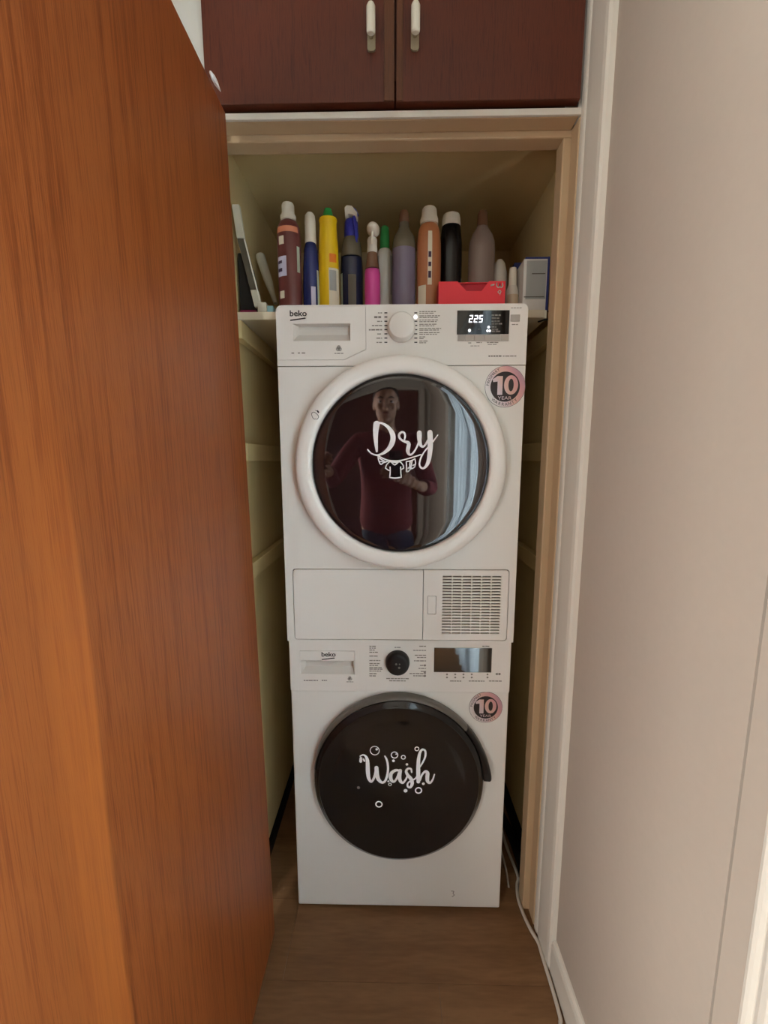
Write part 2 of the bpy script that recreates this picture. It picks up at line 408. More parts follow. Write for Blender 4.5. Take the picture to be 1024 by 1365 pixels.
# ------------------------------------------------------------------ curtain in the side window
cm = bpy.data.materials.new('curtain_sheer'); cm.use_nodes = True; nt = cm.node_tree
for n in list(nt.nodes): nt.nodes.remove(n)
o_ = nt.nodes.new('ShaderNodeOutputMaterial'); t_ = nt.nodes.new('ShaderNodeBsdfTranslucent'); d_ = nt.nodes.new('ShaderNodeBsdfDiffuse'); a_ = nt.nodes.new('ShaderNodeMixShader')
t_.inputs[0].default_value = (.80, .88, .95, 1); d_.inputs[0].default_value = (.7, .76, .82, 1); a_.inputs[0].default_value = .25
nt.links.new(t_.outputs[0], a_.inputs[1]); nt.links.new(d_.outputs[0], a_.inputs[2]); nt.links.new(a_.outputs[0], o_.inputs[0])
MATS['curtain_sheer'] = cm
bm = bmesh.new(); prev = None; N = 180
for i in range(N+1):
    yy = wy1+.01+(wy0-wy1-.02)*i/N
    xx = .44+.017*math.sin(i/N*2*PI*13)+.006*math.sin(i/N*2*PI*5+1)
    cur = [bm.verts.new((xx, yy, z)) for z in (.015, 1.0, 2.05)]
    if prev:
        for k in range(2): bm.faces.new((prev[k], cur[k], cur[k+1], prev[k+1]))
    prev = cur
tag(obj('curtain', bm, 'curtain_sheer', smooth=True), 'pale blue sheer curtain hanging in the side window', 'curtain')

# ------------------------------------------------------------------ upper cabinet
cab = thing('upper_cabinet', 'dark red-brown wooden wall cabinet above the laundry closet', 'cabinet', (0, 0, 2.0815))
def on_cab(name, bm, mt, par=cab, **k):
    bm.transform(Matrix.Translation((0, 0, -2.0815))); return obj(name, bm, mt, par, **k)
on_cab('carcass', bx(-.428, .384, -.012, .5, 2.145, 2.515), 'cabinet_wood')
sx_ = -.0155
for x0, x1, hx in ((-.425, sx_-.0015, -.066), (sx_+.0015, .379, .0255)):
    d = on_cab('door', bx(x0, x1, -.034, -.0145, 2.0885, 2.505), 'cabinet_wood', bevel=.0012)
    hd = on_cab('handle', plate(rrect(hx-.0085, hx+.0085, at(495, 68, -.038).z, at(495, 8, -.038).z, .006), -.0385, -.0342), 'handle_plate', d)
    g = bmesh.new()
    z0_, z1_ = at(495, 45, -.058).z, at(495, 4, -.058).z
    lathe([(0, z0_), (.006, z0_), (.0088, z0_+.0025), (.0092, z0_+.008), (.0092, z1_-.006), (.006, z1_), (0, z1_)], seg=16, sy=.8, bm=g, cen=(hx, -.058, 0))
    on_cab('grip', g, 'handle_ivory', d, smooth=True)
    for zz in (z0_+.012, z1_-.012): on_cab('handle_post', lathe([(.004, -.052), (.004, -.0385)], axis='y', seg=10, cen=(hx, 0, zz)), 'handle_plate', d)
on_cab('astragal', boxes([(sx_-.024, sx_-.0025, -.0375, -.0342, 2.0885, 2.505)]), 'cabinet_wood_light', bevel=.001)
on_cab('astragal', boxes([(sx_+.0025, sx_+.016, -.0365, -.0342, 2.0885, 2.505)]), 'cabinet_wood_light', bevel=.001)

# ------------------------------------------------------------------ warranty sticker (shared by both machines)
def arc_text(bm, s, rad, a_mid, size, cx, y, cz, inward=False, spacing=.9):
    step = size*spacing*.72/rad
    for i, ch in enumerate(s):
        off = (i-(len(s)-1)/2)*step
        a = a_mid+off if inward else a_mid-off
        if ch == ' ': continue
        text_bm(ch, size, cx+rad*math.cos(a), y, cz+rad*math.sin(a), bm, rot=(a+PI/2) if inward else (a-PI/2))
def sticker(parent, cx, cz, y, r):
    k = r/.0485
    b = bmesh.new(); lathe([(0, -.0004), (r, -.0004), (r, .0)], 'y', 48, bm=b); s = obj('warranty_sticker', b, 'sticker_dark', parent, loc=(cx, y, cz))
    b = bmesh.new(); ringflat(b, 0, 0, .0415*k, .0125*k, lambda x, z: -.0007, 48); obj('sticker_band', b, 'sticker_foil', s)
    z_ = lambda x, y_: ((x-490)*r/370, -(y_-525)*r/370)
    b = bmesh.new(); b.faces.new([b.verts.new((x_, -.0008, q_)) for x_, q_ in (z_(*p_) for p_ in ((350, 670), (350, 432), (268, 442), (260, 392), (345, 336), (442, 336), (442, 670)))]); obj('sticker_number', b, 'sticker_foil', s)
    b = bmesh.new(); A_, B_ = [], []
    for i_ in range(36):
        a_ = 2*PI*i_/36
        for l_, rx_, rz_ in ((A_, 128, 172), (B_, 48, 112)): x_, q_ = z_(597+rx_*math.cos(a_), 495+rz_*math.sin(a_)); l_.append(b.verts.new((x_, -.0008, q_)))
    for i_ in range(36): b.faces.new((A_[i_], A_[(i_+1) % 36], B_[(i_+1) % 36], B_[i_]))
    obj('sticker_number', b, 'sticker_foil', s)
    b = text_bm('YEAR', .0108*k, 0, -.0008, -.0268*k, sx=1.3); obj('sticker_text', b, 'sticker_foil', s)
    b = bmesh.new(); arc_text(b, 'WARRANTY', .0415*k, -PI/2, .0105*k, 0, -.0009, 0, inward=True, spacing=1.1)
    arc_text(b, 'PROSMART', .0415*k, PI*.80, .0095*k, 0, -.0009, 0); obj('band_text', b, 'print_dark', s)
    return s
def brand(parent, cx, cz, y, size):
    b = text_bm('beko', size, cx, y, cz, sx=1.12, offset=.0004)
    w = size*1.05
    v = [b.verts.new((cx+x*w, y, cz+z*size)) for x, z in ((-1.0, -.90), (-1.0, -.74), (.86, -.48), (.93, -.63))]
    b.faces.new(v)
    return obj('brand_lettering', b, 'print_dark', parent)
def skein(parent, cx, cz, y, s):
    b = bmesh.new(); f = lambda x, z: y
    for a in (PI/2, PI/2+2*PI/3, PI/2-2*PI/3):
        px, pz = cx+.35*s*math.cos(a), cz+.35*s*math.sin(a)
        for q in (.18, .34, .5): ringflat(b, px, pz, q*s, .10*s, f, 16)
    words(b, cx-s*1.3, cx+s*1.3, cz-s*1.35, .0018, y)
    return obj('wool_symbol', b, 'print_grey', parent)

# ------------------------------------------------------------------ tumble dryer
DX = .299; dz0, dz1 = .848, 1.690
dry = thing('tumble_dryer', 'white tumble dryer with white door ring, stacked on the washing machine', 'dryer', (0, 0, dz0))
def D(name, bm, mt, par=dry, **k):
    bm.transform(Matrix.Translation((0, 0, -dz0))); return obj(name, bm, mt, par, **k)
D('body', bx(-DX, DX, .014, .595, dz0, dz1-.001), 'white_enamel', bevel=.006)
sl = at(391, 759, 0), at(677, 853, 0)
kx0, kx1, kz0, kz1 = -.279, .281, .853, 1.045
D('front_panel', plate([(-DX, dz0), (DX, dz0), (DX, 1.5495), (-DX, 1.5495)], 0, .0135, [rrect(kx0-.001, kx1+.001, kz0-.001, kz1+.001, .009)]), 'white_enamel')
D('panel_gap', bx(-DX+.001, DX-.001, .003, .0135, 1.5497, 1.5508), 'groove_dark')
# control panel with the tank drawer cut out
top = [(-DX, 1.551), (DX, 1.551)]+[(DX-.014+.014*math.cos(a), dz1-.014+.014*math.sin(a)) for a in (0, .4, .8, 1.2, PI/2)]+[(-DX+.014+.014*math.cos(a), dz1-.014+.014*math.sin(a)) for a in (PI/2, 1.97, 2.36, 2.75, PI)]
drw = [(-.2978, 1.5655), (-.136, 1.5655), (-.0845, 1.5885), (-.0845, 1.6865), (-.285, 1.6865), (-.2925, 1.684), (-.2965, 1.680), (-.2978, 1.673)]
hol = [(-.2984, 1.565), (-.1358, 1.565), (-.0838, 1.588), (-.0838, 1.6872), (-.285, 1.6872), (-.293, 1.6846), (-.2972, 1.6804), (-.2984, 1.673)]
cp = D('control_panel', plate(top, -.002, .0135, [hol]), 'white_plastic', bevel=.0012)
D('drawer_gap', plate(hol, .0125, .0134), 'groove_dark')
pk = (-.259, -.1215, 1.6085, 1.648)
td = D('water_tank_drawer', plate(drw, -.0022, .0058, [[(pk[0], pk[2]), (pk[1], pk[2]), (pk[1], pk[3]), (pk[0], pk[3])]]), 'white_plastic')
D('grip_recess', pocket(*pk, -.002, .0135, .011), 'pocket_plastic', td)
o = brand(td, *[(p.x, p.z-dz0) for p in [at(397.5, 418, -.0027)]][0], -.0027, .0185)
b = bmesh.new(); f = lambda x, z: -.0027
for u0, u1 in ((389, 394), (397.5, 402), (402.5, 408)): words(b, at(u0, 471, 0).x, at(u1, 471, 0).x, at(400, 471, 0).z, .0026, -.0028)
D('small_print', b, 'print_grey', td)
p = at(452, 465, 0); skein(td, p.x, p.z-dz0, -.0027, .0082)
# programme knob
kp = at(535.5, 434, -.02)
b = lathe([(.033, -.003), (.0325, -.012), (.0305, -.022), (.0285, -.0255), (.024, -.0268), (0, -.027)], 'y', 40, cen=(kp.x, 0, kp.z))
D('programme_knob', b, 'knob_white', cp, smooth=True)
b = bmesh.new(); g = bmesh.new()
for i in range(8):
    v = 417.5+5.6*i
    pl_, pr_ = at(514.5, v, 0), at(554.3, v, 0)
    box(b, pl_.x-.0035, pl_.x+.0035, -.003, -.0021, pl_.z-.0011, pl_.z+.0011)
    if i != 1: box(b, pr_.x-.0035, pr_.x+.0035, -.003, -.0021, pr_.z-.0011, pr_.z+.0011)
    words(g, at((504, 499, 503, 496, 492, 503, 502, 502)[i], v, 0).x, at(509.5, v, 0).x, pl_.z, (.0022, .0045, .0022, .0022, .003, .0022, .0022, .0022)[i], -.0024)
    for dv in (-1.6, .6): words(g, at(559, v, 0).x, at((581, 588, 585, 582, 588, 587, 568, 571)[i]-(3 if dv > 0 else 0), v, 0).x, at(560, v+dv, 0).z, .0019, -.0024)
D('programme_ticks', b, 'print_dark', cp); D('programme_names', g, 'print_grey', cp)
q = at(554, 423, 0); b = bmesh.new(); disc(b, q.x, q.z, .0042, lambda x, z: -.0026, 16); D('programme_lamp', b, 'led_white', cp)
# display
a0, a1 = at(609.5, 414.5, 0), at(678, 446, 0)
ds = D('display', bx(a0.x, a1.x, -.0035, .004, a1.z, a0.z), 'black_gloss', bevel=.0008)
SEG = {'2': 'abged', '5': 'afgcd'}
b = bmesh.new()
def seg_digit(bm, ch, cx, cz, w, h, y):
    t = w*.30; P_ = {'a': (0, h/2, 'h'), 'g': (0, 0, 'h'), 'd': (0, -h/2, 'h'), 'f': (-w/2, h/4, 'v'), 'b': (w/2, h/4, 'v'), 'e': (-w/2, -h/4, 'v'), 'c': (w/2, -h/4, 'v')}
    for s in SEG[ch]:
        x, z, o_ = P_[s]; hw, hh = (w/2+t*.3, t/2) if o_ == 'h' else (t/2, h/4)
        vv = [(cx+x+i*hw+.12*(z+j*hh), y, cz+z+j*hh) for i, j in ((-1, -1), (1, -1), (1, 1), (-1, 1))]
        bm.faces.new([bm.verts.new(q_) for q_ in vv])
for u, ch in ((628, '2'), (634.7, '2'), (641.2, '5')):
    q = at(u, 425, -.004); seg_digit(b, ch, q.x, q.z, .0064, .0145, -.0039)
for u, v, r in ((626, 440.5, .0034), (651.5, 436, .0028), (650, 441, .0026), (653, 441, .0026)):
    q = at(u, v, -.004); disc(b, q.x, q.z, r, lambda x, z: -.0039)
D('display_digits', b, 'led_white', ds)
b = bmesh.new()
for v, u0, u1 in ((421, 655, 667), (425, 655, 665), (429, 655, 666), (432.5, 655, 669), (436.5, 655, 662), (440, 655, 665), (442.5, 655, 667)):
    words(b, at(u0, v, 0).x, at(u1, v, 0).x, at(u0, v, 0).z, .0034, -.0042)
words(b, at(637, 440, 0).x, at(641, 440, 0).x, at(637, 440, 0).z, .002, -.0042)
D('display_print', b, 'led_grey', ds)
us = (609.5, 619, 632, 645, 667, 678)
for u0, u1 in zip(us, us[1:]):
    p0, p1 = at(u0, 447, 0), at(u1, 455, 0)
    D('button', bx(p0.x+.0006, p1.x-.0006, -.0042, .0, p1.z, p0.z), 'grey_button', cp, bevel=.0006)
p0, p1 = at(680.5, 420, 0), at(692.5, 429, 0); D('button', bx(p0.x, p1.x, -.0042, 0, p1.z, p0.z), 'grey_button', cp, bevel=.001)
b = bmesh.new()
for u0, u1, v, h in ((624, 628, 457.5, .002), (635, 642, 457, .002), (649, 664, 457, .002), (650, 663, 459.5, .0016), (627, 640, 461.5, .0013), (682, 691, 433, .002), (681, 695, 411, .0015)):
    words(b, at(u0, v, 0).x, at(u1, v, 0).x, at(u0, v, 0).z, h, -.0025)
for u0, u1 in ((651, 669), (670, 689)): words(b, at(u0, 475, 0).x, at(u1, 475, 0).x, at(u0, 475, 0).z, .0034 if u0 < 660 else .0022, -.0025)
D('panel_print', b, 'print_grey', cp)
p = at(673.5, 515.5, -.001); st = sticker(dry, p.x, p.z-dz0, -.0004, .0487)
# door: ring, dark glass, lettering
dc = (-.001, 1.3125)
rg = D('door', lathe([(.252, .0), (.2575, -.006), (.2585, -.018), (.2565, -.027), (.250, -.0335), (.238, -.0365), (.226, -.0365), (.2195, -.0345), (.2165, -.030), (.2155, -.022), (.2155, -.004), (.2, .0)], 'y', 96, cen=(dc[0], 0, dc[1])), 'white_plastic_bright', smooth=True)
gy = lambda r: -.0285-.0022*(1-(r/.2)**2)
prof = [(.2152, -.022), (.213, -.0262), (.206, -.028)]+[(r, gy(r)) for r in (.2, .18, .15, .12, .09, .06, .03)]+[(0, gy(0))]
D('door_glass', lathe(prof, 'y', 96, cen=(dc[0], 0, dc[1])), 'door_glass', rg, smooth=True)
b = bmesh.new(); ringflat(b, dc[0], dc[1], .2095, .006, lambda x, z: -.0275, 96); D('glass_border', b, 'black_rim', rg)
def dsurf(x, z): return gy(math.hypot(x-dc[0], z-dc[1]))-.0006
def word_decal(strokes, ox, oy, sc, Y, surf, extra=None):
    bm = bmesh.new(); k = None
    for s in strokes:
        P_ = []
        for x, y_, w in s:
            a = at(ox+x/sc, oy+y_/sc, Y); c = at(ox+(x+w)/sc, oy+y_/sc, Y); P_.append((a.x, a.z, c.x-a.x))
        stroke(bm, P_, surf)
    if extra:
        for kind, x, y_, r, w in extra:
            a = at(ox+x/sc, oy+y_/sc, Y); c = at(ox+(x+r)/sc, oy+y_/sc, Y); rr = c.x-a.x; ww = w/r*rr
            if kind == 'o': ringflat(bm, a.x, a.z, rr-ww/2, ww, surf)
            else: disc(bm, a.x, a.z, rr, surf)
    return bm
w = lambda pts, wd: [(x, y_, wd) for x, y_ in pts]
DRY = [
 [(172, 98, 82), (162, 170, 70), (160, 260, 58), (165, 340, 46), (172, 410, 34), (175, 442, 26)],
 [(145, 84, 24), (205, 82, 24), (262, 97, 28), (320, 140, 42), (365, 205, 60), (380, 270, 64), (366, 340, 64), (330, 402, 52), (280, 450, 38), (225, 480, 26), (170, 490, 20), (110, 470, 18), (78, 442, 18), (60, 420, 18)],
 [(522, 300, 18), (532, 250, 22), (520, 208, 24), (488, 200, 26), (458, 228, 28), (460, 266, 28), (485, 297, 26), (525, 318, 30), (565, 330, 42), (578, 352, 48), (572, 395, 50), (566, 440, 46), (582, 478, 32), (610, 482, 24), (645, 448, 22), (680, 388, 22), (706, 325, 26)],
 [(712, 210, 62), (712, 255, 60), (715, 310, 50), (728, 362, 40), (757, 384, 26), (788, 358, 24), (818, 305, 24)],
 [(846, 204, 66), (848, 260, 68), (850, 340, 68), (848, 420, 62), (840, 500, 56), (826, 570, 50), (800, 625, 38), (765, 655, 26), (730, 646, 24), (714, 610, 22), (720, 560, 20), (738, 510, 20), (768, 458, 18), (803, 412, 18), (843, 370, 18), (893, 308, 18), (945, 235, 14)],
 w([(185, 492), (250, 530), (320, 555), (400, 563), (480, 557), (560, 537), (640, 513), (730, 484)], 16),
 w([(190, 505), (200, 560), (225, 605), (262, 585), (318, 566)], 15), w([(205, 525), (238, 548), (270, 566)], 15), w([(215, 570), (255, 575)], 13),
 w([(335, 574), (300, 610), (284, 655)], 14), w([(284, 655), (318, 678), (342, 688)], 14), w([(342, 640), (344, 700), (338, 770)], 14), w([(338, 772), (408, 780), (484, 770)], 15), w([(484, 770), (478, 700), (476, 640)], 14), w([(476, 676), (498, 664), (514, 655)], 14), w([(514, 655), (505, 615), (470, 572)], 14),
 w([(345, 572), (400, 580), (465, 572)], 18), w([(362, 582), (400, 612), (440, 584)], 16),
 w([(548, 575), (550, 640), (550, 695)], 15), w([(550, 698), (572, 695), (598, 668)], 15), w([(596, 570), (592, 620), (598, 668)], 18), w([(620, 560), (612, 610), (604, 662)], 16), w([(655, 535), (664, 590), (652, 640)], 15), w([(652, 640), (630, 655), (604, 664)], 15), w([(548, 572), (600, 562), (655, 540)], 14), w([(572, 655), (590, 640)], 18), w([(632, 620), (650, 610)], 16)]
D('dry_lettering', word_decal(DRY, 484, 555, 9.481, -.0302, dsurf), 'vinyl_white', rg)['label'] = 'white script word Dry with a washing line'
# door symbol on the ring
b = bmesh.new(); fy = lambda x, z: -.0371
def px_stroke(bm, pts, wd, Y, surf):
    stroke(bm, [(q.x, q.z, wd) for q in (at(u, v, Y) for u, v in pts)], surf, cap=False)
px_stroke(b, [(422, 558.5), (418.5, 558.5), (416.2, 555), (415.5, 551.5), (417.5, 549.5), (420, 550), (423.5, 553), (424.8, 556), (422.5, 559.5)], .0012, -.037, fy)
px_stroke(b, [(420.5, 547), (423, 548)], .0012, -.037, fy); px_stroke(b, [(423, 547.2), (425, 550.2)], .0035, -.037, fy)
D('lock_symbol', b, 'print_dark', rg)
# kick panel: condenser flap and grille
D('kick_gap', bx(kx0-.004, kx1+.004, .010, .0135, kz0-.004, kz1+.004), 'groove_dark')
xs = .0605
lp = [p_ for p_ in rrect(kx0+.001, xs+.05, kz0+.001, kz1-.001, .008) if p_[0] < 0]
lp = [(xs-.0008, kz1-.001)]+lp+[(xs-.0008, kz0+.001)]
D('condenser_flap', plate(lp, -.0004, .0095), 'white_plastic', bevel=.0008)
gx0, gx1, gz0, gz1 = .1105, .2615, .8695, 1.0305
rp_ = [p_ for p_ in rrect(xs-.05, kx1-.001, kz0+.001, kz1-.001, .008) if p_[0] > .1]
half = len(rp_)//2
rp_ = rp_[:half]+[(xs+.0008, kz1-.001), (xs+.0008, kz0+.001)]+rp_[half:]
lt0, lt1 = at(570, 794, 0), at(581.5, 819, 0)
gp = D('grille_panel', plate(rp_, -.0004, .0095, [[(gx0, gz0), (gx1, gz0), (gx1, gz1), (gx0, gz1)], rrect(lt0.x, lt1.x, lt1.z, lt0.z, .003)]), 'white_plastic')
D('grille_back', bx(gx0-.002, gx1+.002, .0065, .0094, gz0-.002, gz1+.002), 'slot_dark', gp)
b = bmesh.new(); n = 20; ph = (gz1-gz0)/(n)
for i in range(n+1):
    zc = gz0+i*ph; box(b, gx0, gx1, .0, .0062, max(gz0, zc-ph*.26), min(gz1, zc+ph*.26))
for i in range(1, 6):
    xc = gx0+(gx1-gx0)*i/6; box(b, xc-.0014, xc+.0014, -.0003, .0062, gz0, gz1)
D('grille', b, 'white_plastic', gp)
D('latch', plate(rrect(lt0.x+.0012, lt1.x-.0012, lt1.z+.0012, lt0.z-.0012, .0025), .0008, .0094), 'white_plastic', gp)
D('latch_gap', plate(rrect(lt0.x, lt1.x, lt1.z, lt0.z, .003), .0055, .0092), 'groove_dark', gp)

# ------------------------------------------------------------------ washing machine
WF = .015; wz0, wz1 = .0, .8465
was = thing('washing_machine', 'white washing machine with black round door, standing on the floor', 'washing machine', (0, 0, 0))
Wm = lambda name, bm, mt, par=was, **k: obj(name, bm, mt, par, **k)
Wm('body', bx(-.2985, .2985, WF+.014, .60, .012, wz1), 'white_enamel', bevel=.005)
for x in (-.25, .25):
    for y_ in (.08, .54): Wm('foot', lathe([(0, 0), (.02, 0), (.02, .006), (.012, .0125), (0, .0125)], seg=16, cen=(x, y_, 0)), 'black_plastic')
Wm('front_panel', bx(-.2985, .2985, WF, WF+.0135, .012, .6985), 'white_enamel', bevel=.004)
Wm('panel_gap', bx(-.2965, -.272, WF-.0006, WF+.0135, .6988, .7013), 'groove_dark')
wp = Wm('control_panel', plate([(-.2985, .6995), (.2985, .6995), (.2985, wz1-.001), (-.2985, wz1-.001)], WF-.003, WF+.0135,
        [[(-.270, .7465), (-.1215, .7465), (-.1215, .8145), (-.270, .8145)]]), 'white_plastic', bevel=.0015)
pk = (-.2675, -.1235, .7475, .787)
wd = Wm('detergent_drawer', plate([(-.2695, .747), (-.122, .747), (-.122, .814), (-.2695, .814)], WF-.0036, WF+.008, [[(pk[0], pk[2]), (pk[1], pk[2]), (pk[1], pk[3]), (pk[0], pk[3])]]), 'white_plastic')
Wm('grip_recess', pocket(*pk, WF-.003, .0145, .010), 'pocket_plastic', wd)
Wm('drawer_gap', bx(-.270, -.1215, WF+.0125, WF+.0132, .7465, .8145), 'groove_dark', wd)
p = at(438, 872.5, WF-.004); brand(wd, p.x, p.z, WF-.0041, .0175)
y0 = WF-.0035
p = at(466.5, 904.5, y0); skein(wp, p.x, p.z, y0, .0072)
b = bmesh.new()
for u0, u1 in ((405, 411), (411.5, 417), (417.5, 424), (429, 436)): words(b, at(u0, 907, y0).x, at(u1, 907, y0).x, at(u0, 907, y0).z, .0028, y0)
for i, v in enumerate((861.5, 864, 866.5, 869.5, 874.5, 880.5, 884.5, 887, 890, 892, 894.5, 898, 901)):
    words(b, at(492.5, v, y0).x, at((502, 501, 501, 504, 505, 507, 506, 504, 509, 510, 508, 502, 501)[i], v, y0).x, at(493, v, y0).z, .0026, y0)
for i, v in enumerate((861.5, 867, 873.5, 876.5, 881, 887, 891, 895, 898, 901)):
    words(b, at((559, 551, 553, 556, 552, 560, 558, 561, 546, 551)[i], v, y0).x, at(568, v, y0).x, at(560, v, y0).z, .0024, y0)
for u0, u1, v in ((526, 534, 863), (515, 545, 904.5), (519, 541, 907.5), (600, 615, 907.8), (625, 646, 907.8), (652, 669, 907.8), (643, 654, 861.5)):
    words(b, at(u0, v, y0).x, at(u1, v, y0).x, at(u0, v, y0).z, .0026, y0)
for u in (596, 607, 618, 629, 650):
    for v in (899, 903): q = at(u, v, y0); disc(b, q.x, q.z, .0028, lambda x, z: y0, 8)
for u in (662.5, 666): q = at(u, 898.5, y0); disc(b, q.x, q.z, .0036, lambda x, z: y0, 6)
for v in (887, 896, 901): q = at(566.5, v, y0); disc(b, q.x, q.z, .0032, lambda x, z: y0, 8)
Wm('panel_print', b, 'print_grey', wp)
kp = at(530.2, 886, WF-.02)
kb = lathe([(.0325, -.003), (.0325, -.012), (.030, -.022), (.027, -.0245), (.020, -.025), (0, -.0245)], 'y', 40, cen=(kp.x, WF, kp.z))
kn = Wm('programme_knob', kb, 'black_plastic', wp, smooth=True)
b = bmesh.new(); f = lambda x, z: WF-.0256
for dx, dz, r in ((-.004, .004, .003), (.005, .004, .0022), (.004, -.006, .0032)): disc(b, kp.x+dx, kp.z+dz, r, f, 10)
Wm('knob_symbol', b, 'led_grey', kn)
a0, a1 = at(579, 863.5, WF-.004), at(655, 896.5, WF-.004)
mat('display_glass', '0a0a0c', .04, .5, ior=2.4)
Wm('display', bx(a0.x, a1.x, WF-.0048, WF+.006, a1.z, a0.z), 'display_glass', bevel=.0008)
p = at(647.7, 943, WF-.001); sticker(was, p.x, p.z, WF-.0004, .0455)
b = bmesh.new(); f = lambda x, z: WF-.0006
px_stroke(b, [(601.5, 1187.5), (605, 1188), (604, 1190.5), (605.5, 1193), (602.5, 1195)], .0022, WF, f); Wm('small_mark', b, 'print_grey')
# door
wc = (-.002, .4435); wr = .2335; WZ = 1.045
def wy(r):
    t = min(r/wr, 1.0)
    return -.016-.012*(1-t*t)
wprof = [(wr-.004, WF), (wr, WF-.008), (wr+.001, -.006), (wr-.003, -.013), (wr-.012, -.0175)]+[(r, wy(r)-.004) for r in (.218,)]+[(r, wy(r)) for r in (.206, .18, .15, .12, .09, .06, .03)]+[(0, wy(0))]
wdoor = Wm('door', lathe(wprof, 'y', 96, sy=WZ, cen=(wc[0], 0, wc[1])), 'washer_glass', smooth=True)
def crescent(a0, a1, n=40):
    key = [(180, .2345), (160, .2395), (135, .2425), (90, .2450), (62, .2435), (42, .2445), (22, .2490), (4, .2575), (-5, .258)]
    def ro(a):
        for (p0, r0), (p1, r1) in zip(key, key[1:]):
            if p1 <= a <= p0: return r0+(r1-r0)*(p0-a)/(p0-p1)
        return .2575
    bm = bmesh.new(); prev = None
    for i in range(n+1):
        a = a0+(a1-a0)*i/n; ar = math.radians(a); c, s = math.cos(ar), math.sin(ar)
        o_, i_ = ro(a), wr+.0005
        sec = [(o_-.003, WF), (o_, WF-.006), (o_-.001, -.006), (o_-.004, -.012), (max(i_, o_-.008), -.0145), (i_, -.0125), (i_, WF)]
        cur = [bm.verts.new((wc[0]+r*c, y_, wc[1]+r*s*WZ)) for r, y_ in sec]
        if prev:
            for k in range(len(sec)): bm.faces.new((prev[k], prev[(k+1) % len(sec)], cur[(k+1) % len(sec)], cur[k]))
        else: bm.faces.new(cur)
        prev = cur
    bm.faces.new(prev[::-1])
    return bm
Wm('door_rim', crescent(172, 40), 'grey_rim', wdoor, smooth=True)
Wm('door_handle', crescent(39.6, 2), 'black_plastic', wdoor, smooth=True)
WASH = [
 [(103, 178, 14), (135, 163, 18), (165, 175, 26), (185, 215, 38), (190, 280, 44), (192, 350, 46), (202, 420, 40), (228, 460, 26), (255, 430, 26), (275, 375, 28), (290, 310, 36)],
 [(290, 302, 46), (295, 370, 46), (312, 430, 42), (350, 465, 30), (385, 452, 26), (408, 400, 26), (420, 330, 24), (418, 260, 24), (404, 205, 22), (386, 172, 18)],
 [(550, 330, 26), (505, 328, 32), (460, 360, 38), (450, 410, 42), (468, 448, 36), (494, 452, 26), (522, 415, 24), (548, 355, 30)],
 [(560, 330, 40), (552, 400, 42), (562, 448, 38), (590, 468, 26), (620, 435, 22), (642, 392, 20)],
 [(690, 350, 18), (682, 314, 22), (648, 310, 24), (628, 340, 30), (645, 380, 36), (685, 430, 42), (695, 480, 38), (675, 518, 28), (648, 512, 24), (644, 480, 20), (672, 450, 18), (722, 428, 18), (750, 400, 18)],
 [(778, 300, 16), (815, 245, 20), (845, 180, 22), (845, 118, 24), (815, 100, 24), (787, 130, 30), (770, 200, 38), (765, 290, 44), (765, 380, 46), (766, 458, 42)],
 [(785, 440, 22), (808, 380, 22), (845, 345, 30), (870, 362, 42), (868, 410, 44), (872, 455, 38), (900, 474, 26), (930, 438, 20), (950, 380, 14)],
 [(112, 200, 30), (110, 235, 34)], [(142, 210, 22), (152, 228, 22)]]
BUB = [('o', 270, 112, 56, 9), ('d', 292, 98, 14, 0), ('o', 495, 158, 43, 12), ('d', 513, 148, 8, 0), ('o', 595, 183, 28, 11), ('o', 750, 92, 28, 11), ('o', 768, 557, 42, 15), ('o', 318, 716, 42, 14), ('o', 443, 487, 20, 8),
       ('d', 483, 222, 16, 0), ('d', 636, 262, 15, 0), ('d', 620, 558, 22, 0), ('d', 823, 482, 16, 0), ('d', 425, 452, 12, 0)]
def wsurf(x, z): return wy(math.hypot(x-wc[0], (z-wc[1])/WZ))-.0007
for q_ in BUB: Wm('bubble', word_decal([], 468, 988, 8.533, -.027, wsurf, [q_]), 'vinyl_white', wdoor)
Wm('wash_lettering', word_decal(WASH, 468, 988, 8.533, -.027, wsurf), 'vinyl_white', wdoor)['label'] = 'white script word Wash with bubbles'
Wm('bubble', word_decal([], 468, 988, 8.533, -.027, wsurf, [('d', 85, 532, 18, 0)]), 'vinyl_grey', wdoor)

# ------------------------------------------------------------------ shelf and what stands on it
SZ = 1.7125
def shelf_outline():
    r = .012
    return [(-.436, .102), (.385-r, .102)]+[(.385-r+r*math.sin(a), .102+r-r*math.cos(a)) for a in (.4, .8, 1.2, PI/2)]+[(.385, .62), (-.436, .62)]
bm = bmesh.new(); o_ = shelf_outline()
A = [bm.verts.new((x, y_, 1.6925)) for x, y_ in o_]; B = [bm.verts.new((x, y_, SZ)) for x, y_ in o_]
bm.faces.new(A[::-1]); bm.faces.new(B)
for i in range(len(A)): bm.faces.new((A[i], A[(i+1) % len(A)], B[(i+1) % len(A)], B[i]))
tag(obj('shelf', bm, 'shelf_paint', bevel=.0015), 'cream painted shelf board with rounded corner just above the dryer', 'shelf')
bm = tube([(.3885, .112, 1.712), (.391, .108, 1.705), (.391, .108, 1.694), (.388, .108, 1.690), (.380, .108, 1.6895), (.368, .125, 1.6895)], .0022, 8)
tag(obj('cable_loop', bm, 'black_rubber', smooth=True), 'thin black cord hooked under the right end of the shelf', 'cord')

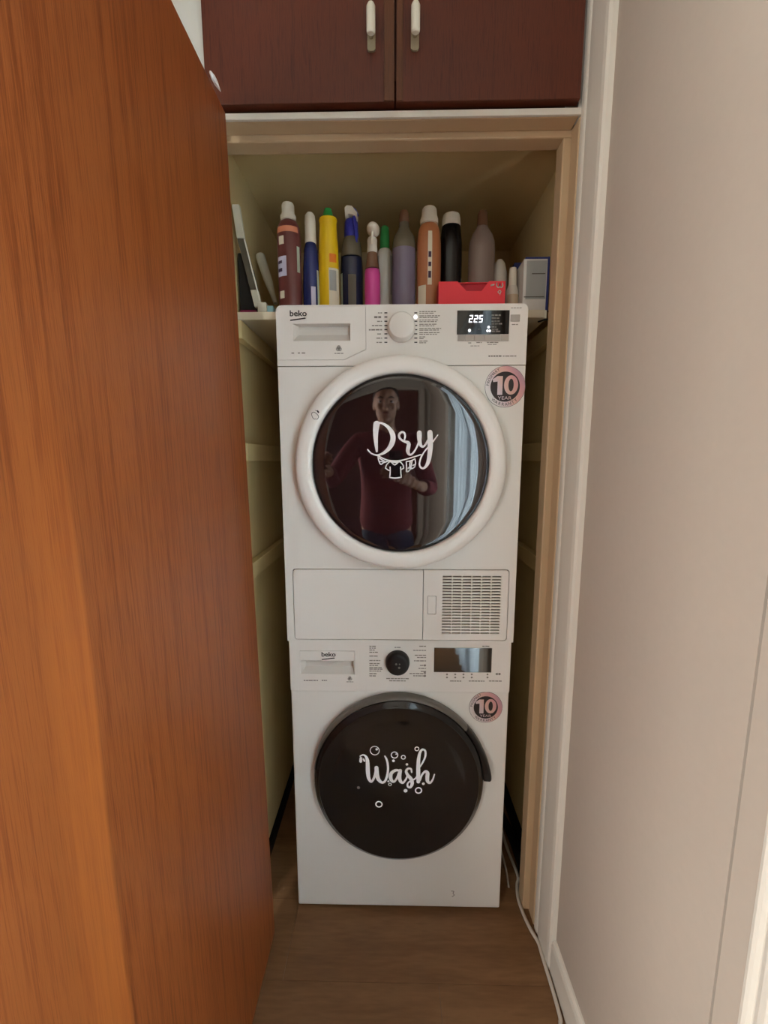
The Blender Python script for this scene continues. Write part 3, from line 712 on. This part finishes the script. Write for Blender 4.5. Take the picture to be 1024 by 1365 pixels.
def bottle(name, label, cx, Y, vtop, wpx, prof, material, sy=.7, cat='bottle', parts=()):
    """prof: [(radius fraction of half width, height fraction)]; parts: (name, material, profile of fractions or callable)"""
    c = at(cx, 360, Y); ztop = at(cx, vtop, Y).z; H = ztop-SZ; hw = (at(cx+wpx/2, 360, Y).x-c.x)
    t = thing(name, label, cat, (c.x, Y, SZ+.0003))
    obj('body', lathe([(r*hw, h*H) for r, h in prof], seg=32, sy=sy), material, t, smooth=True)
    for nm, mt, spec in parts:
        if callable(spec): o = obj(nm, spec(hw, H, sy), mt, t, smooth=True)
        else: o = obj(nm, lathe([(r*hw, h*H) for r, h in spec], seg=28, sy=min(1, sy*1.25)), mt, t, smooth=True)
    return t
def rad_at(prof, h):
    for (r0, h0), (r1, h1) in zip(prof, prof[1:]):
        if h0 <= h <= h1 and h1 > h0: return r0+(r1-r0)*(h-h0)/(h1-h0)
    return prof[-1][0]
def label_patch(prof, h0, h1, a0, a1, grow=1.012, n=10):
    "a printed label that hugs the bottle between two heights and two angles (degrees, -90 = towards the room)"
    def f(hw, H, sy):
        P_ = [(rad_at(prof, h0+(h1-h0)*i/n)*hw*grow, (h0+(h1-h0)*i/n)*H) for i in range(n+1)]
        return lathe(P_, seg=12, sy=sy, a0=math.radians(a0), a1=math.radians(a1))
    return f
for nm, c_, rg_ in (('softener_brown', '6e3a36', .3), ('label_salmon', 'd98a68', .5), ('cap_white', 'e6e0cf', .4), ('bottle_navy', '23306a', .25), ('bottle_yellow', 'efc413', .35), ('cap_green', '2f8f45', .4), ('label_orange', 'f08018', .5), ('label_cream', 'e5dcc4', .5),
                    ('label_lilac', 'c9c6dc', .5), ('print_plum', '4a3550', .5), ('head_blue', '33359a', .35), ('bottle_ink', '1c2440', .2), ('clear_neck', '6e6856', .2), ('bottle_pink', 'd84a9c', .3), ('neck_brown', '7a5a44', .25), ('bottle_white', 'd8d2c6', .35),
                    ('bottle_mauve', '7d7488', .25), ('bottle_orange', 'b8764c', .35), ('bottle_black', '121113', .2), ('bottle_grey', '8b7d74', .25), ('card_red', 'ff3f4c', .5), ('card_red_dark', 'c01c30', .6), ('card_white', 'd9d4cc', .6), ('card_blue', '2c3570', .5), ('card_grey', 'a9aba6', .6), ('teal', '7fa9ad', .4),
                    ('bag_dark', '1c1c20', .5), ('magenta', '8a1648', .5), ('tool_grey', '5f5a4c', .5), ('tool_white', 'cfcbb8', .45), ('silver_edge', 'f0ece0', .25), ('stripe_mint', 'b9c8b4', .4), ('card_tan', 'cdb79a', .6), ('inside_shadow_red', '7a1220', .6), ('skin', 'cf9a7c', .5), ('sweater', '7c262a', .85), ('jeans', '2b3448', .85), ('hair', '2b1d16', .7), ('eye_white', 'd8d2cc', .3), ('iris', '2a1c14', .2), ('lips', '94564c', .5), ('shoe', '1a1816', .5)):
    mat(nm, c_, rg_, .5)
cyl = [(0, 0), (.9, 0), (1, .02), (1, .62), (.97, .72), (.8, .80), (.5, .84), (.45, .86), (0, .86)]
GRP = 'cleaning bottles on the shelf'
# 1 softener, brown-red with white stepped cap
pf = [(0, 0), (.92, 0), (1, .03), (1, .60), (1, .72), (.92, .80), (.72, .845), (.5, .86), (0, .86)]
bottle('softener_bottle', 'brown-red softener bottle with white stepped cap and salmon shoulder band', 386.5, .17, 272.5, 31, pf, 'softener_brown', .75, parts=(
    ('cap', 'cap_white', [(.5, .855), (.64, .86), (.66, .895), (.56, .91), (.52, .925), (.52, .985), (.46, 1), (0, 1)]),
    ('shoulder_label', 'label_salmon', label_patch(pf, .735, .785, -175, -30)), ('label', 'label_lilac', label_patch(pf, .36, .53, -150, -95)), ('label_stripe', 'label_cream', label_patch(pf, .63, .70, -135, -105, 1.015)),
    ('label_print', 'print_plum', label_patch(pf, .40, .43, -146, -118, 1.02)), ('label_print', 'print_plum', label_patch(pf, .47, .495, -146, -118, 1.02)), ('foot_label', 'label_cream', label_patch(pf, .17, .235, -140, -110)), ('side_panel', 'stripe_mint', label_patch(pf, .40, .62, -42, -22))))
# 2 blue bottle with white hood
pf = [(0, 0), (.9, 0), (1, .03), (1, .30), (.94, .48), (.84, .58), (.80, .66), (.66, .70), (.6, .72), (0, .72)]
bottle('spray_bottle', 'navy blue bottle with tall white rounded cap', 415, .175, 284, 23, pf, 'bottle_navy', .8, parts=(
    ('cap', 'cap_white', [(.62, .715), (.66, .72), (.62, .80), (.62, .92), (.56, .97), (.36, .995), (0, 1)]),
    ('side_stripe', 'stripe_mint', label_patch(pf, .05, .46, -40, -22)), ('label', 'label_lilac', label_patch(pf, .05, .30, -85, -55))))
# 3 yellow bottle with green cap
pf = [(0, 0), (.92, 0), (1, .02), (1, .40), (.97, .62), (.86, .78), (.82, .86), (.9, .885), (.82, .905), (.5, .915), (0, .915)]
bottle('detergent_bottle', 'yellow bottle with green cap and cream label', 438.5, .175, 277, 27, pf, 'bottle_yellow', .7, parts=(
    ('cap', 'cap_green', [(.42, .91), (.5, .915), (.46, .95), (.34, .985), (0, 1)]), ('label', 'label_cream', label_patch(pf, .05, .45, -85, -12)),
    ('price_label', 'label_orange', label_patch(pf, .50, .575, -80, -35)), ('label_grey', 'card_grey', label_patch(pf, .25, .43, -82, -40, 1.02))))  # grey patch over part of the cream label
# trigger sprays
t = bottle('spray_bottle', 'dark ink-blue trigger spray with blue and white nozzle', 469, .20, 275, 30, [(0, 0), (.92, 0), (1, .03), (1, .46), (.94, .56), (.94, .56), (0, .56)], 'bottle_ink', .7, parts=(
    ('neck', 'clear_neck', [(.94, .561), (.86, .66), (.7, .72), (.5, .745), (0, .745)]),
    ('collar', 'head_blue', [(.0, .73), (.62, .73), (.64, .76), (.58, .86), (.5, .88), (0, .88)]),
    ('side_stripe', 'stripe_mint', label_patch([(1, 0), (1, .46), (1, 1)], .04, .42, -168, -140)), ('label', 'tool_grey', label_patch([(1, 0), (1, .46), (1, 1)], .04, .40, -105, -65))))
H_ = at(469, 275, .20).z-SZ; hw_ = at(484, 360, .20).x-at(469, 360, .20).x
b = bmesh.new()
sec = [(-.0145, -.022), (-.0165, .002), (-.010, .008), (.004, .006), (.018, -.010), (.0165, -.026), (.006, -.016), (-.006, -.014)]
zc = H_*.945
A = [b.verts.new((x, -.022, zc+z)) for x, z in sec]; B = [b.verts.new((x, .012, zc+z)) for x, z in sec]
b.faces.new(A); b.faces.new(B[::-1])
for i in range(len(A)): b.faces.new((A[i], B[i], B[(i+1) % len(A)], A[(i+1) % len(A)]))
obj('nozzle_hood', b, 'cap_white', t, bevel=.002)
obj('nozzle_ridge', tube([(-.013, -.004, zc+.009), (-.002, -.004, zc+.0125), (.011, -.004, zc+.004), (.0185, -.004, zc-.010)], .0042, 8), 'head_blue', t, smooth=True)
obj('trigger', tube([(.010, -.018, zc-.02), (.014, -.021, zc-.05), (.016, -.016, zc-.085)], [.005, .0045, .003], 8), 'head_blue', t, smooth=True)
t = bottle('spray_bottle', 'pink trigger spray with white rounded nozzle head', 496.5, .155, 300, 21, [(0, 0), (.9, 0), (1, .03), (1, .48), (.9, .52), (0, .52)], 'bottle_pink', .8, parts=(
    ('neck', 'neck_brown', [(.9, .521), (.8, .58), (.7, .66), (.62, .70), (0, .70)]),
    ('collar', 'bottle_white', [(0, .695), (.66, .695), (.66, .72), (.60, .78), (.62, .84), (.5, .86), (0, .86)])))
H_ = at(496.5, 300, .155).z-SZ
b = bmesh.new(); bmesh.ops.create_uvsphere(b, u_segments=20, v_segments=14, radius=1, matrix=Matrix.Translation((.003, -.006, H_*.935)) @ Matrix.Rotation(.25, 4, 'Y') @ Matrix.Diagonal((.0175, .026, .0145, 1))); obj('nozzle_hood', b, 'cap_white', t, smooth=True)
obj('trigger', tube([(.002, -.018, H_*.90), (.001, -.023, H_*.82), (0, -.018, H_*.76)], [.004, .0035, .0025], 8), 'cap_white', t, smooth=True)
# 6 white bottle with green cap
pf = [(0, 0), (.92, 0), (1, .03), (1, .55), (.95, .70), (.75, .76), (.5, .785), (0, .785)]
bottle('detergent_bottle', 'white bottle with grey side panels and green screw cap', 513, .24, 302, 23, pf, 'bottle_white', .7, parts=(
    ('cap', 'cap_green', [(.5, .78), (.56, .785), (.54, .90), (.46, .985), (.3, 1), (0, 1)]), ('side_panel', 'card_grey', label_patch(pf, .32, .70, -48, -20)), ('side_panel', 'card_grey', label_patch(pf, .32, .70, -160, -132))))
# 7 mauve
pf7 = [(0, 0), (.94, 0), (1, .03), (1, .64), (.98, .71), (.88, .77), (.62, .82), (.44, .85), (.41, .90), (0, .90)]
bottle('detergent_bottle', 'translucent mauve bottle with brownish narrow neck', 538.5, .19, 282, 31, [(0, 0), (.94, 0), (1, .03), (1, .62), (.99, .66), (0, .66)], 'bottle_mauve', .7, parts=(
    ('cap', 'neck_brown', [(.42, .895), (.44, .90), (.40, .97), (.32, 1), (0, 1)]), ('shoulder', 'clear_neck', lambda hw, H, sy: lathe([(r_*hw, h_*H) for r_, h_ in [(.99, .6605)]+pf7[4:]], seg=32, sy=sy))))
# 8 orange
pf8 = [(0, 0), (.92, 0), (1, .03), (1, .55), (.98, .70), (.88, .80), (.72, .845), (.6, .86), (0, .86)]
bottle('softener_bottle', 'copper orange softener bottle with white cap and upright white label', 571.5, .185, 278, 32, pf8, 'bottle_orange', .7, parts=(
    ('cap', 'cap_white', [(.6, .855), (.74, .86), (.74, .90), (.64, .93), (.60, .985), (.5, 1), (0, 1)]), ('label', 'label_cream', label_patch(pf8, .30, .77, -98, -78)),
    ('label_print', 'print_plum', label_patch(pf8, .54, .59, -95, -82, 1.02)), ('label_print', 'print_plum', label_patch(pf8, .36, .42, -95, -82, 1.02)), ('label_print', 'print_plum', label_patch(pf8, .46, .50, -95, -82, 1.02)), ('foot_label', 'label_cream', label_patch(pf8, .04, .30, -150, -105))))
# 9 black
pf9 = [(0, 0), (.94, 0), (1, .03), (1, .58), (.98, .74), (.86, .86), (.8, .90), (0, .90)]
bottle('detergent_bottle', 'black bottle with flat white cap', 600.5, .22, 287, 30, pf9, 'bottle_black', .7, parts=(
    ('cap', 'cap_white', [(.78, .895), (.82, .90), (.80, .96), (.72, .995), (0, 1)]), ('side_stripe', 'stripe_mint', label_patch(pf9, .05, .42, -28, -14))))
# 10 grey
pf10 = [(0, 0), (.94, 0), (1, .03), (1, .66), (.95, .73), (.78, .79), (.52, .84), (.36, .88), (0, .88)]
bottle('detergent_bottle', 'translucent grey-brown bottle with dull narrow cap', 641.5, .21, 282, 35, pf10, 'bottle_grey', .7, parts=(
    ('cap', 'neck_brown', [(.36, .865), (.40, .87), (.38, .97), (.28, 1), (0, 1)]), ('label', 'label_cream', label_patch(pf10, .06, .34, -95, -70))))
# small ones by the blue box
bottle('small_bottle', 'small white round-shouldered bottle behind the red box', 666, .235, 347, 22, [(0, 0), (.95, 0), (1, .05), (1, .60), (.9, .80), (.6, .95), (.3, 1), (0, 1)], 'bottle_white', .9)
bottle('small_bottle', 'small cream tube with narrow cap between red box and blue-edged box', 684, .19, 358, 17, [(0, 0), (.95, 0), (1, .05), (1, .55), (.7, .66), (0, .66)], 'bottle_white', .9, parts=(
    ('cap', 'cap_white', [(.5, .655), (.62, .66), (.58, .9), (.5, 1), (0, 1)]), ('label', 'card_tan', label_patch([(1, 0), (1, .55), (1, 1)], .05, .48, -150, -30))))
# red card box with a torn notch
p0, p1 = at(585, 375.5, .125), at(673, 405, .125)
rb = thing('detergent_box', 'low red cardboard box with cut-out grip notch at its top edge', 'box', ((p0.x+p1.x)/2, .125, SZ+.0003))
hw_ = (p1.x-p0.x)/2; hz = p0.z-SZ
n0, n1, n2, n3 = [(at(u, v, .125).x-(p0.x+p1.x)/2, at(u, v, .125).z-SZ) for u, v in ((610, 375.5), (622, 388), (642, 388), (652, 375.5))]
obj('front', plate([(-hw_, 0), (hw_, 0), (hw_, hz), (n3[0], hz), n2, n1, (n0[0], hz), (-hw_, hz)], 0, .0015), 'card_red', rb)
obj('tray', boxes([(-hw_, -hw_+.0015, .0016, .075, 0, hz), (hw_-.0015, hw_, .0016, .075, 0, hz), (-hw_, hw_, .0735, .075, 0, hz), (-hw_+.0016, hw_-.0016, .0016, .0735, 0, .002)]), 'card_red_dark', rb)
obj('inner_flap', bx(-hw_+.002, hw_-.002, .006, .0075, .002, hz-.004), 'card_red_dark', rb)
obj('lid', bx(-hw_+.002, hw_-.002, .0016, .073, hz-.0035, hz-.002), 'card_red', rb)
b = bmesh.new(); f = lambda x, z: -.0008
def rbp(u, v): q = at(u, v, .124); return (q.x-(p0.x+p1.x)/2, q.z-SZ)
for pts, wd_ in (([(662.5, 377.5), (662.3, 381), (664, 383), (666, 382.5), (666.5, 379)], .003), ([(666.5, 379), (667, 382.5), (669, 383), (670.3, 381), (670, 377.5)], .003), ([(665.5, 387.5), (664, 389.5), (666, 391), (668, 389), (666.5, 387.2), (665.2, 388)], .0018), ([(667.5, 389.5), (666.5, 393)], .0018), ([(655, 380.5), (658.5, 379.5)], .004)):
    stroke(b, [(*rbp(u, v), wd_) for u, v in pts], f)
obj('box_print', b, 'card_white', rb)
# white box with navy back and right side
p0, p1 = at(699, 345.5, .15), at(727, 412, .15); h = p0.z-SZ; bw = p1.x-p0.x
wb = thing('carton', 'upright white carton with navy blue edges at the right end of the shelf', 'carton', (p0.x, .15, SZ+.0003))
obj('body', bx(0, bw, 0, .09, 0, h), 'card_white', wb)
obj('printed_panel', bx(bw*.12, bw*.97, -.0007, -.0001, h*.30, h*.97), 'card_grey', wb)
obj('printed_rule', bx(bw*.35, bw*.92, -.0014, -.0008, h*.735, h*.75), 'tool_grey', wb); obj('printed_rule', bx(bw*.05, bw*.92, -.0014, -.0008, h*.33, h*.345), 'tool_grey', wb)
obj('side_panel', bx(bw+.0002, bw+.006, -.001, .09, .012, h+.005), 'card_blue', wb)
obj('top_panel', bx(.004, bw, .0, .09, h+.0003, h+.005), 'card_blue', wb)
p0, p1 = at(686, 350, .28), at(704, 412, .28)
b2 = tag(obj('carton', bx(p0.x, p1.x, .28, .33, SZ+.0003, p0.z), 'card_blue', bevel=.001), 'slim blue carton standing behind the cream tube', 'carton')
# leaning things in the left corner
t = thing('flat_cleaning_tool', 'long flat grey tool with white ends leaning against the closet left wall', 'cleaning tool', (-.36, .2, SZ))
def lean_bar(u0, v0, u1, v1, wpx, Y0, Y1, dep, nm, mt):
    a, c = at(u0, v0, Y0), at(u1, v1, Y1); w_ = wpx*.0011
    bm = bmesh.new(); L_ = []
    for q in (a, c):
        L_.append([bm.verts.new(Vector((q.x+sx2*w_-(-.36), q.y+yy-.2, q.z-SZ))) for sx2, yy in ((-1, 0), (1, 0), (1, dep), (-1, dep))])
    bm.faces.new(L_[0]); bm.faces.new(L_[1][::-1])
    for k in range(4): bm.faces.new((L_[0][k], L_[0][(k+1) % 4], L_[1][(k+1) % 4], L_[1][k]))
    return obj(nm, bm, mt, t, bevel=.0015)
lean_bar(313.5, 272, 320.5, 317, 9, .112, .110, .012, 'upper_end', 'tool_white')
lean_bar(321, 318, 338.5, 386, 9, .111, .109, .010, 'shaft', 'tool_grey')
lean_bar(338.5, 386, 344, 409, 9, .109, .108, .012, 'lower_end', 'tool_white')
lean_bar(325.5, 318, 346, 400, 1.8, .1085, .1065, .0025, 'bright_edge', 'silver_edge')
q = at(351, 409, .106)
obj('foot', bx(q.x-.016+.36, q.x+.008+.36, -.094, -.062, .001, .026), 'tool_white', t, bevel=.003)
obj('foot_tip', bx(q.x+.0085+.36, q.x+.026+.36, -.092, -.066, .001, .018), 'teal', t, bevel=.003)
a, c = at(347, 342, .30), at(370, 412, .24)
cz = SZ+.012
ax = (a-c).normalized()
tag(obj('rolled_tube', tube([c+ax*.02, c+ax*.06, c+(a-c)*.5, a], [.006, .008, .0125, .0145], 16), 'tool_white', smooth=True), 'cream tapered tube leaning in the left corner of the shelf', 'tube')
p0, p1 = at(315, 335, .128), at(336, 412, .128)
fo = thing('dark_bag', 'black folded bag with magenta edge in the left corner of the shelf', 'bag', (p0.x, .134, SZ+.0003))
b = plate([(0, 0), (p1.x-p0.x+.02, 0), (p1.x-p0.x-.012, .09), (.012, p0.z-SZ), (0, p0.z-SZ)], 0, .10); obj('body', b, 'bag_dark', fo, bevel=.004)
obj('edging', bx(.002, p1.x-p0.x+.012, -.006, -.001, .001, .014), 'magenta', fo, bevel=.002)

# ------------------------------------------------------------------ cables and hoses at the floor
pts = []
for u, v in ((690.5, 1166), (689.5, 1180), (691, 1198), (698, 1219), (708, 1240), (718, 1256), (726, 1272), (733, 1295), (740, 1325), (747, 1357), (752, 1385)):
    d = F_*FPX+R_*(u-512)+U_*(682.5-v); tt = (.0055-CAM.z)/d.z; q = CAM+d*tt; pts.append((min(q.x, .384), q.y, .0055))
pts = [(.345, .55, .0055), (.372, .35, .0055), (.376, .2, .0055)]+pts[0:]+[(.37, -.45, .0055), (.37, -1.2, .0055)]
tag(obj('power_cable', tube(catmull(pts, 6), .0048, 10), 'cable_white', smooth=True), 'white power cable running along the floor by the baseboard', 'cable')
tag(obj('drain_hose', tube(catmull([(.345, .58, .25), (.355, .50, .12), (.362, .40, .045), (.398, .26, .017), (.403, .16, .017), (.398, .10, .017)], 8), .014, 12), 'black_rubber', smooth=True), 'black drain hose on the floor beside the washing machine', 'hose')
tag(obj('thin_cable', tube(catmull([(.32, .58, .40), (.325, .46, .22), (.335, .34, .09), (.35, .22, .02), (.352, .14, .005), (.345, .08, .004)], 8), .003, 8), 'cable_white', smooth=True), 'thin grey cable hanging behind the washing machine', 'cable')
# small white hook on the top edge of the wooden door
b = lathe([(0, -.024), (.004, -.020), (.0075, -.008), (.007, .004), (.004, .016), (.0015, .026), (0, .028)], seg=16, sx=.6, sy=.7)
b.transform(Matrix.Rotation(-PI/2+.12, 4, 'X') @ Matrix.Identity(4))
tag(obj('door_clip', b, 'vinyl_white', smooth=True, loc=(-.371, -.115, 2.0655)), 'small white teardrop clip on the top edge of the wooden door', 'clip')

# ------------------------------------------------------------------ the photographer, mirrored in the dryer door
def skinned(chains, sub=2):
    "chains: lists of (x, y, z, rx, ry); a vertex given twice at one place is shared; returns the evaluated mesh"
    V, R2, E2, idx = [], [], [], {}
    for ch in chains:
        pv = None
        for x, y_, z, rx, ry in ch:
            k = (round(x, 4), round(y_, 4), round(z, 4))
            if k not in idx: idx[k] = len(V); V.append((x, y_, z)); R2.append((rx, ry))
            if pv is not None: E2.append((pv, idx[k]))
            pv = idx[k]
    me = bpy.data.meshes.new('skel'); me.from_pydata(V, E2, [])
    o = bpy.data.objects.new('skel', me); C.objects.link(o)
    o.modifiers.new('skin', 'SKIN'); sb = o.modifiers.new('sub', 'SUBSURF'); sb.levels = sub; sb.render_levels = sub
    if not me.skin_vertices: 
        bpy.context.view_layer.objects.active = o
    for i, r in enumerate(R2):
        me.skin_vertices[0].data[i].radius = r
    me.skin_vertices[0].data[0].use_root = True
    bpy.context.view_layer.update()
    ev = bpy.data.meshes.new_from_object(o.evaluated_get(bpy.context.evaluated_depsgraph_get()))
    bpy.data.objects.remove(o); bpy.data.meshes.remove(me)
    return ev
def ellipsoid(bm, c, r, seg=24, rot=None):
    mt = Matrix.Translation(c) @ (rot or Matrix.Identity(4)) @ Matrix.Diagonal((*r, 1))
    bmesh.ops.create_uvsphere(bm, u_segments=seg, v_segments=seg//2+4, radius=1, matrix=mt)
PX, PY = -.062, -1.37
per = thing('person', 'person in a dark red sweater holding up a phone, mirrored in the dryer door', 'person', (PX, PY, 0))
sh_l, el_l, wr_l = (-.185, -.01, 1.44), (-.33, .17, 1.20), (-.305, .42, 1.285)
sh_r, el_r, wr_r = (.185, -.01, 1.44), (.285, .05, 1.14), (.180, .262, 1.185)
pel = (0, 0, .97, .125, .095); che = (0, -.01, 1.36, .165, .11); nb = (0, -.015, 1.475, .09, .075)
torso = [pel, (0, .0, 1.14, .14, .10), che, nb]
arm = lambda a, e, w_, k=1.0, g=0: [che, (*a, .058*k+g, .058*k+g), (*[(p+q)/2 for p, q in zip(a, e)], .05*k+g, .05*k+g), (*e, .042*k+g, .042*k+g), (*[(p+q)/2 for p, q in zip(e, w_)], .038*k+g, .038*k+g), (*w_, .027*k+g, .030*k+g)]
leg = lambda s, g=0: [pel, (s*.092, 0, .88, .078+g, .085+g), (s*.105, .01, .68, .075+g, .078+g), (s*.11, .015, .50, .055+g, .058+g), (s*.112, -.01, .34, .052+g, .055+g), (s*.115, -.02, .10, .038+g, .042+g)]
foot = lambda s: [(s*.115, -.02, .10, .038, .042), (s*.118, .0, .045, .04, .04), (s*.125, .10, .035, .042, .03), (s*.13, .17, .03, .035, .024)]
ev = skinned([torso+[(0, -.005, 1.545, .058, .058), (0, .005, 1.60, .058, .06), (0, .015, 1.655, .07, .08)], arm(sh_l, el_l, wr_l), arm(sh_r, el_r, wr_r), leg(-1)+foot(-1)[1:], leg(1)+foot(1)[1:]])
bm = bmesh.new(); bm.from_mesh(ev); bpy.data.meshes.remove(ev)
# head: skull, jaw, brow, nose, lips, chin, ears
hc = Vector((0, .03, 1.675))
ellipsoid(bm, hc+Vector((0, -.005, .025)), (.080, .098, .100)); ellipsoid(bm, hc+Vector((0, .022, -.045)), (.064, .070, .080))
ellipsoid(bm, hc+Vector((0, .055, -.100)), (.026, .026, .022), 16); ellipsoid(bm, hc+Vector((0, .078, .022)), (.052, .016, .012), 16)
for s in (-1, 1):
    ellipsoid(bm, hc+Vector((s*.036, .066, -.025)), (.022, .022, .022), 14); ellipsoid(bm, hc+Vector((s*.077, -.01, -.005)), (.009, .02, .032), 14)
tb = bmesh.new(); tube([hc+Vector((0, .086, .012)), hc+Vector((0, .098, -.014)), hc+Vector((0, .104, -.032)), hc+Vector((0, .088, -.040))], [.009, .012, .016, .012], 10, bm)
ellipsoid(bm, hc+Vector((0, .083, -.066)), (.026, .013, .012), 14)
# hands: palm plus five fingers each
def hand(bm, wrist, palm, out, side, curl, lens=(.070, .078, .073, .058), r=.0085):
    "palm centre, out = finger direction, side = towards the thumb, curl = direction the fingers bend to"
    w_, p, o_, s_, c_ = [Vector(v) for v in (wrist, palm, out, side, curl)]
    o_.normalize(); s_.normalize(); c_.normalize()
    for k in range(5):
        t = k/4; q = w_.lerp(p+o_*.03, t)
        for j in (-1, -.35, .35, 1): ellipsoid(bm, q+s_*j*(.012+.018*t), (.017, .017, .017), 10)
    for i, L in enumerate(lens):
        b0 = p+o_*.04+s_*(.031-.021*i)
        tube([b0-o_*.02, b0+o_*L*.28+c_*.004, b0+o_*L*.55+c_*L*.22, b0+o_*L*.62+c_*L*.55, b0+o_*L*.50+c_*L*.80], [r*1.15, r*1.1, r, r*.95, r*.75], 10, bm)
    b0 = p-o_*.012+s_*.034
    tube([b0-s_*.012, b0+s_*.018+o_*.012, b0+s_*.026+o_*.036+c_*.012, b0+s_*.020+o_*.054+c_*.026], [r*1.5, r*1.35, r*1.15, r*.9], 10, bm)
hand(bm, wr_r, (.100, .330, 1.235), (-.75, .06, .40), (.35, .0, .90), (-.9, .22, -.2))
hand(bm, wr_l, (-.318, .478, 1.30), (.15, .75, .2), (.2, -.1, 1), (.9, .3, 0))
body = obj('body', bm, 'skin', per, smooth=True)
rm = body.modifiers.new('merge', 'REMESH'); rm.mode = 'VOXEL'; rm.voxel_size = .0055; rm.use_smooth_shade = True
sm = body.modifiers.new('soften', 'SMOOTH'); sm.factor = .5; sm.iterations = 3
for s in (-1, 1):
    b = bmesh.new(); ellipsoid(b, hc+Vector((s*.032, .074, .004)), (.013, .011, .009), 16); e_ = obj('eye', b, 'eye_white', per, smooth=True)
    b = bmesh.new(); ellipsoid(b, hc+Vector((s*.032, .0835, .004)), (.0055, .003, .0055), 12); obj('iris', b, 'iris', e_, smooth=True)
    b = tube([hc+Vector((s*.016, .092, .024)), hc+Vector((s*.034, .091, .030)), hc+Vector((s*.052, .080, .024))], [.003, .0045, .002], 8); obj('eyebrow', b, 'hair', per, smooth=True)
b = tube([hc+Vector((-.026, .084, -.067)), hc+Vector((-.010, .0965, -.065)), hc+Vector((.010, .0965, -.065)), hc+Vector((.026, .084, -.067))], [.002, .005, .005, .002], 8); obj('lips', b, 'lips', per, smooth=True)
b = bmesh.new(); ellipsoid(b, hc+Vector((0, -.014, .038)), (.084, .1, .094), 28)
bmesh.ops.bisect_plane(b, geom=b.verts[:]+b.edges[:]+b.faces[:], plane_co=hc+Vector((0, .045, .055)), plane_no=Vector((0, .80, -.60)), clear_outer=True)
obj('hair', b, 'hair', per, smooth=True)
# clothing over the body
g = .016
ev = skinned([[(0, 0, .80, .20, .150), (0, 0, 1.0, .19, .140), (0, 0, 1.14, .168, .124), (0, -.01, 1.36, .18, .126), (0, -.015, 1.475, .105, .09), (0, -.008, 1.535, .070, .070)],
              [(0, -.01, 1.36, .18, .126)]+arm(sh_l, el_l, wr_l, g=g)[1:-1]+[(*Vector(el_l).lerp(Vector(wr_l), .80), .044, .044)],
              [(0, -.01, 1.36, .18, .126)]+arm(sh_r, el_r, wr_r, g=g)[1:-1]+[(*Vector(el_r).lerp(Vector(wr_r), .62), .050, .050)]])
b = bmesh.new(); b.from_mesh(ev); bpy.data.meshes.remove(ev); obj('sweater', b, 'sweater', per, smooth=True)
ev = skinned([[(0, 0, 1.0, .168, .118), (0, 0, .97, .175, .124)], [(0, 0, .97, .175, .124)]+leg(-1, .032)[1:], [(0, 0, .97, .175, .124)]+leg(1, .032)[1:]])
b = bmesh.new(); b.from_mesh(ev); bpy.data.meshes.remove(ev); obj('trousers', b, 'jeans', per, smooth=True)
for s in (-1, 1):
    b = bmesh.new(); b.from_mesh(skinned([[(s*.115, -.075, .055, .042, .045), (s*.118, .0, .06, .05, .055), (s*.125, .10, .045, .052, .04), (s*.13, .19, .036, .042, .028)]])); 
    zmin = min(v.co.z for v in b.verts)
    for v in b.verts: v.co.z = max(0.001, v.co.z)
    obj('shoe', b, 'shoe', per, smooth=True)
ph = thing('phone', 'black phone held up in the hand of the person', 'phone', (-.004, -.9995, 1.228))
obj('body', bx(-.037, .037, -.004, .004, 0, .150), 'black_plastic', ph, bevel=.003)
obj('camera_bump', bx(-.034, -.004, .0041, .0052, .112, .146), 'black_gloss', ph)

# print too small to pick apart
for o in bpy.data.objects:
    if o.name.split('.')[0] in ('display_print', 'panel_print', 'programme_names', 'programme_ticks', 'band_text', 'small_print'): o['kind'] = 'stuff'
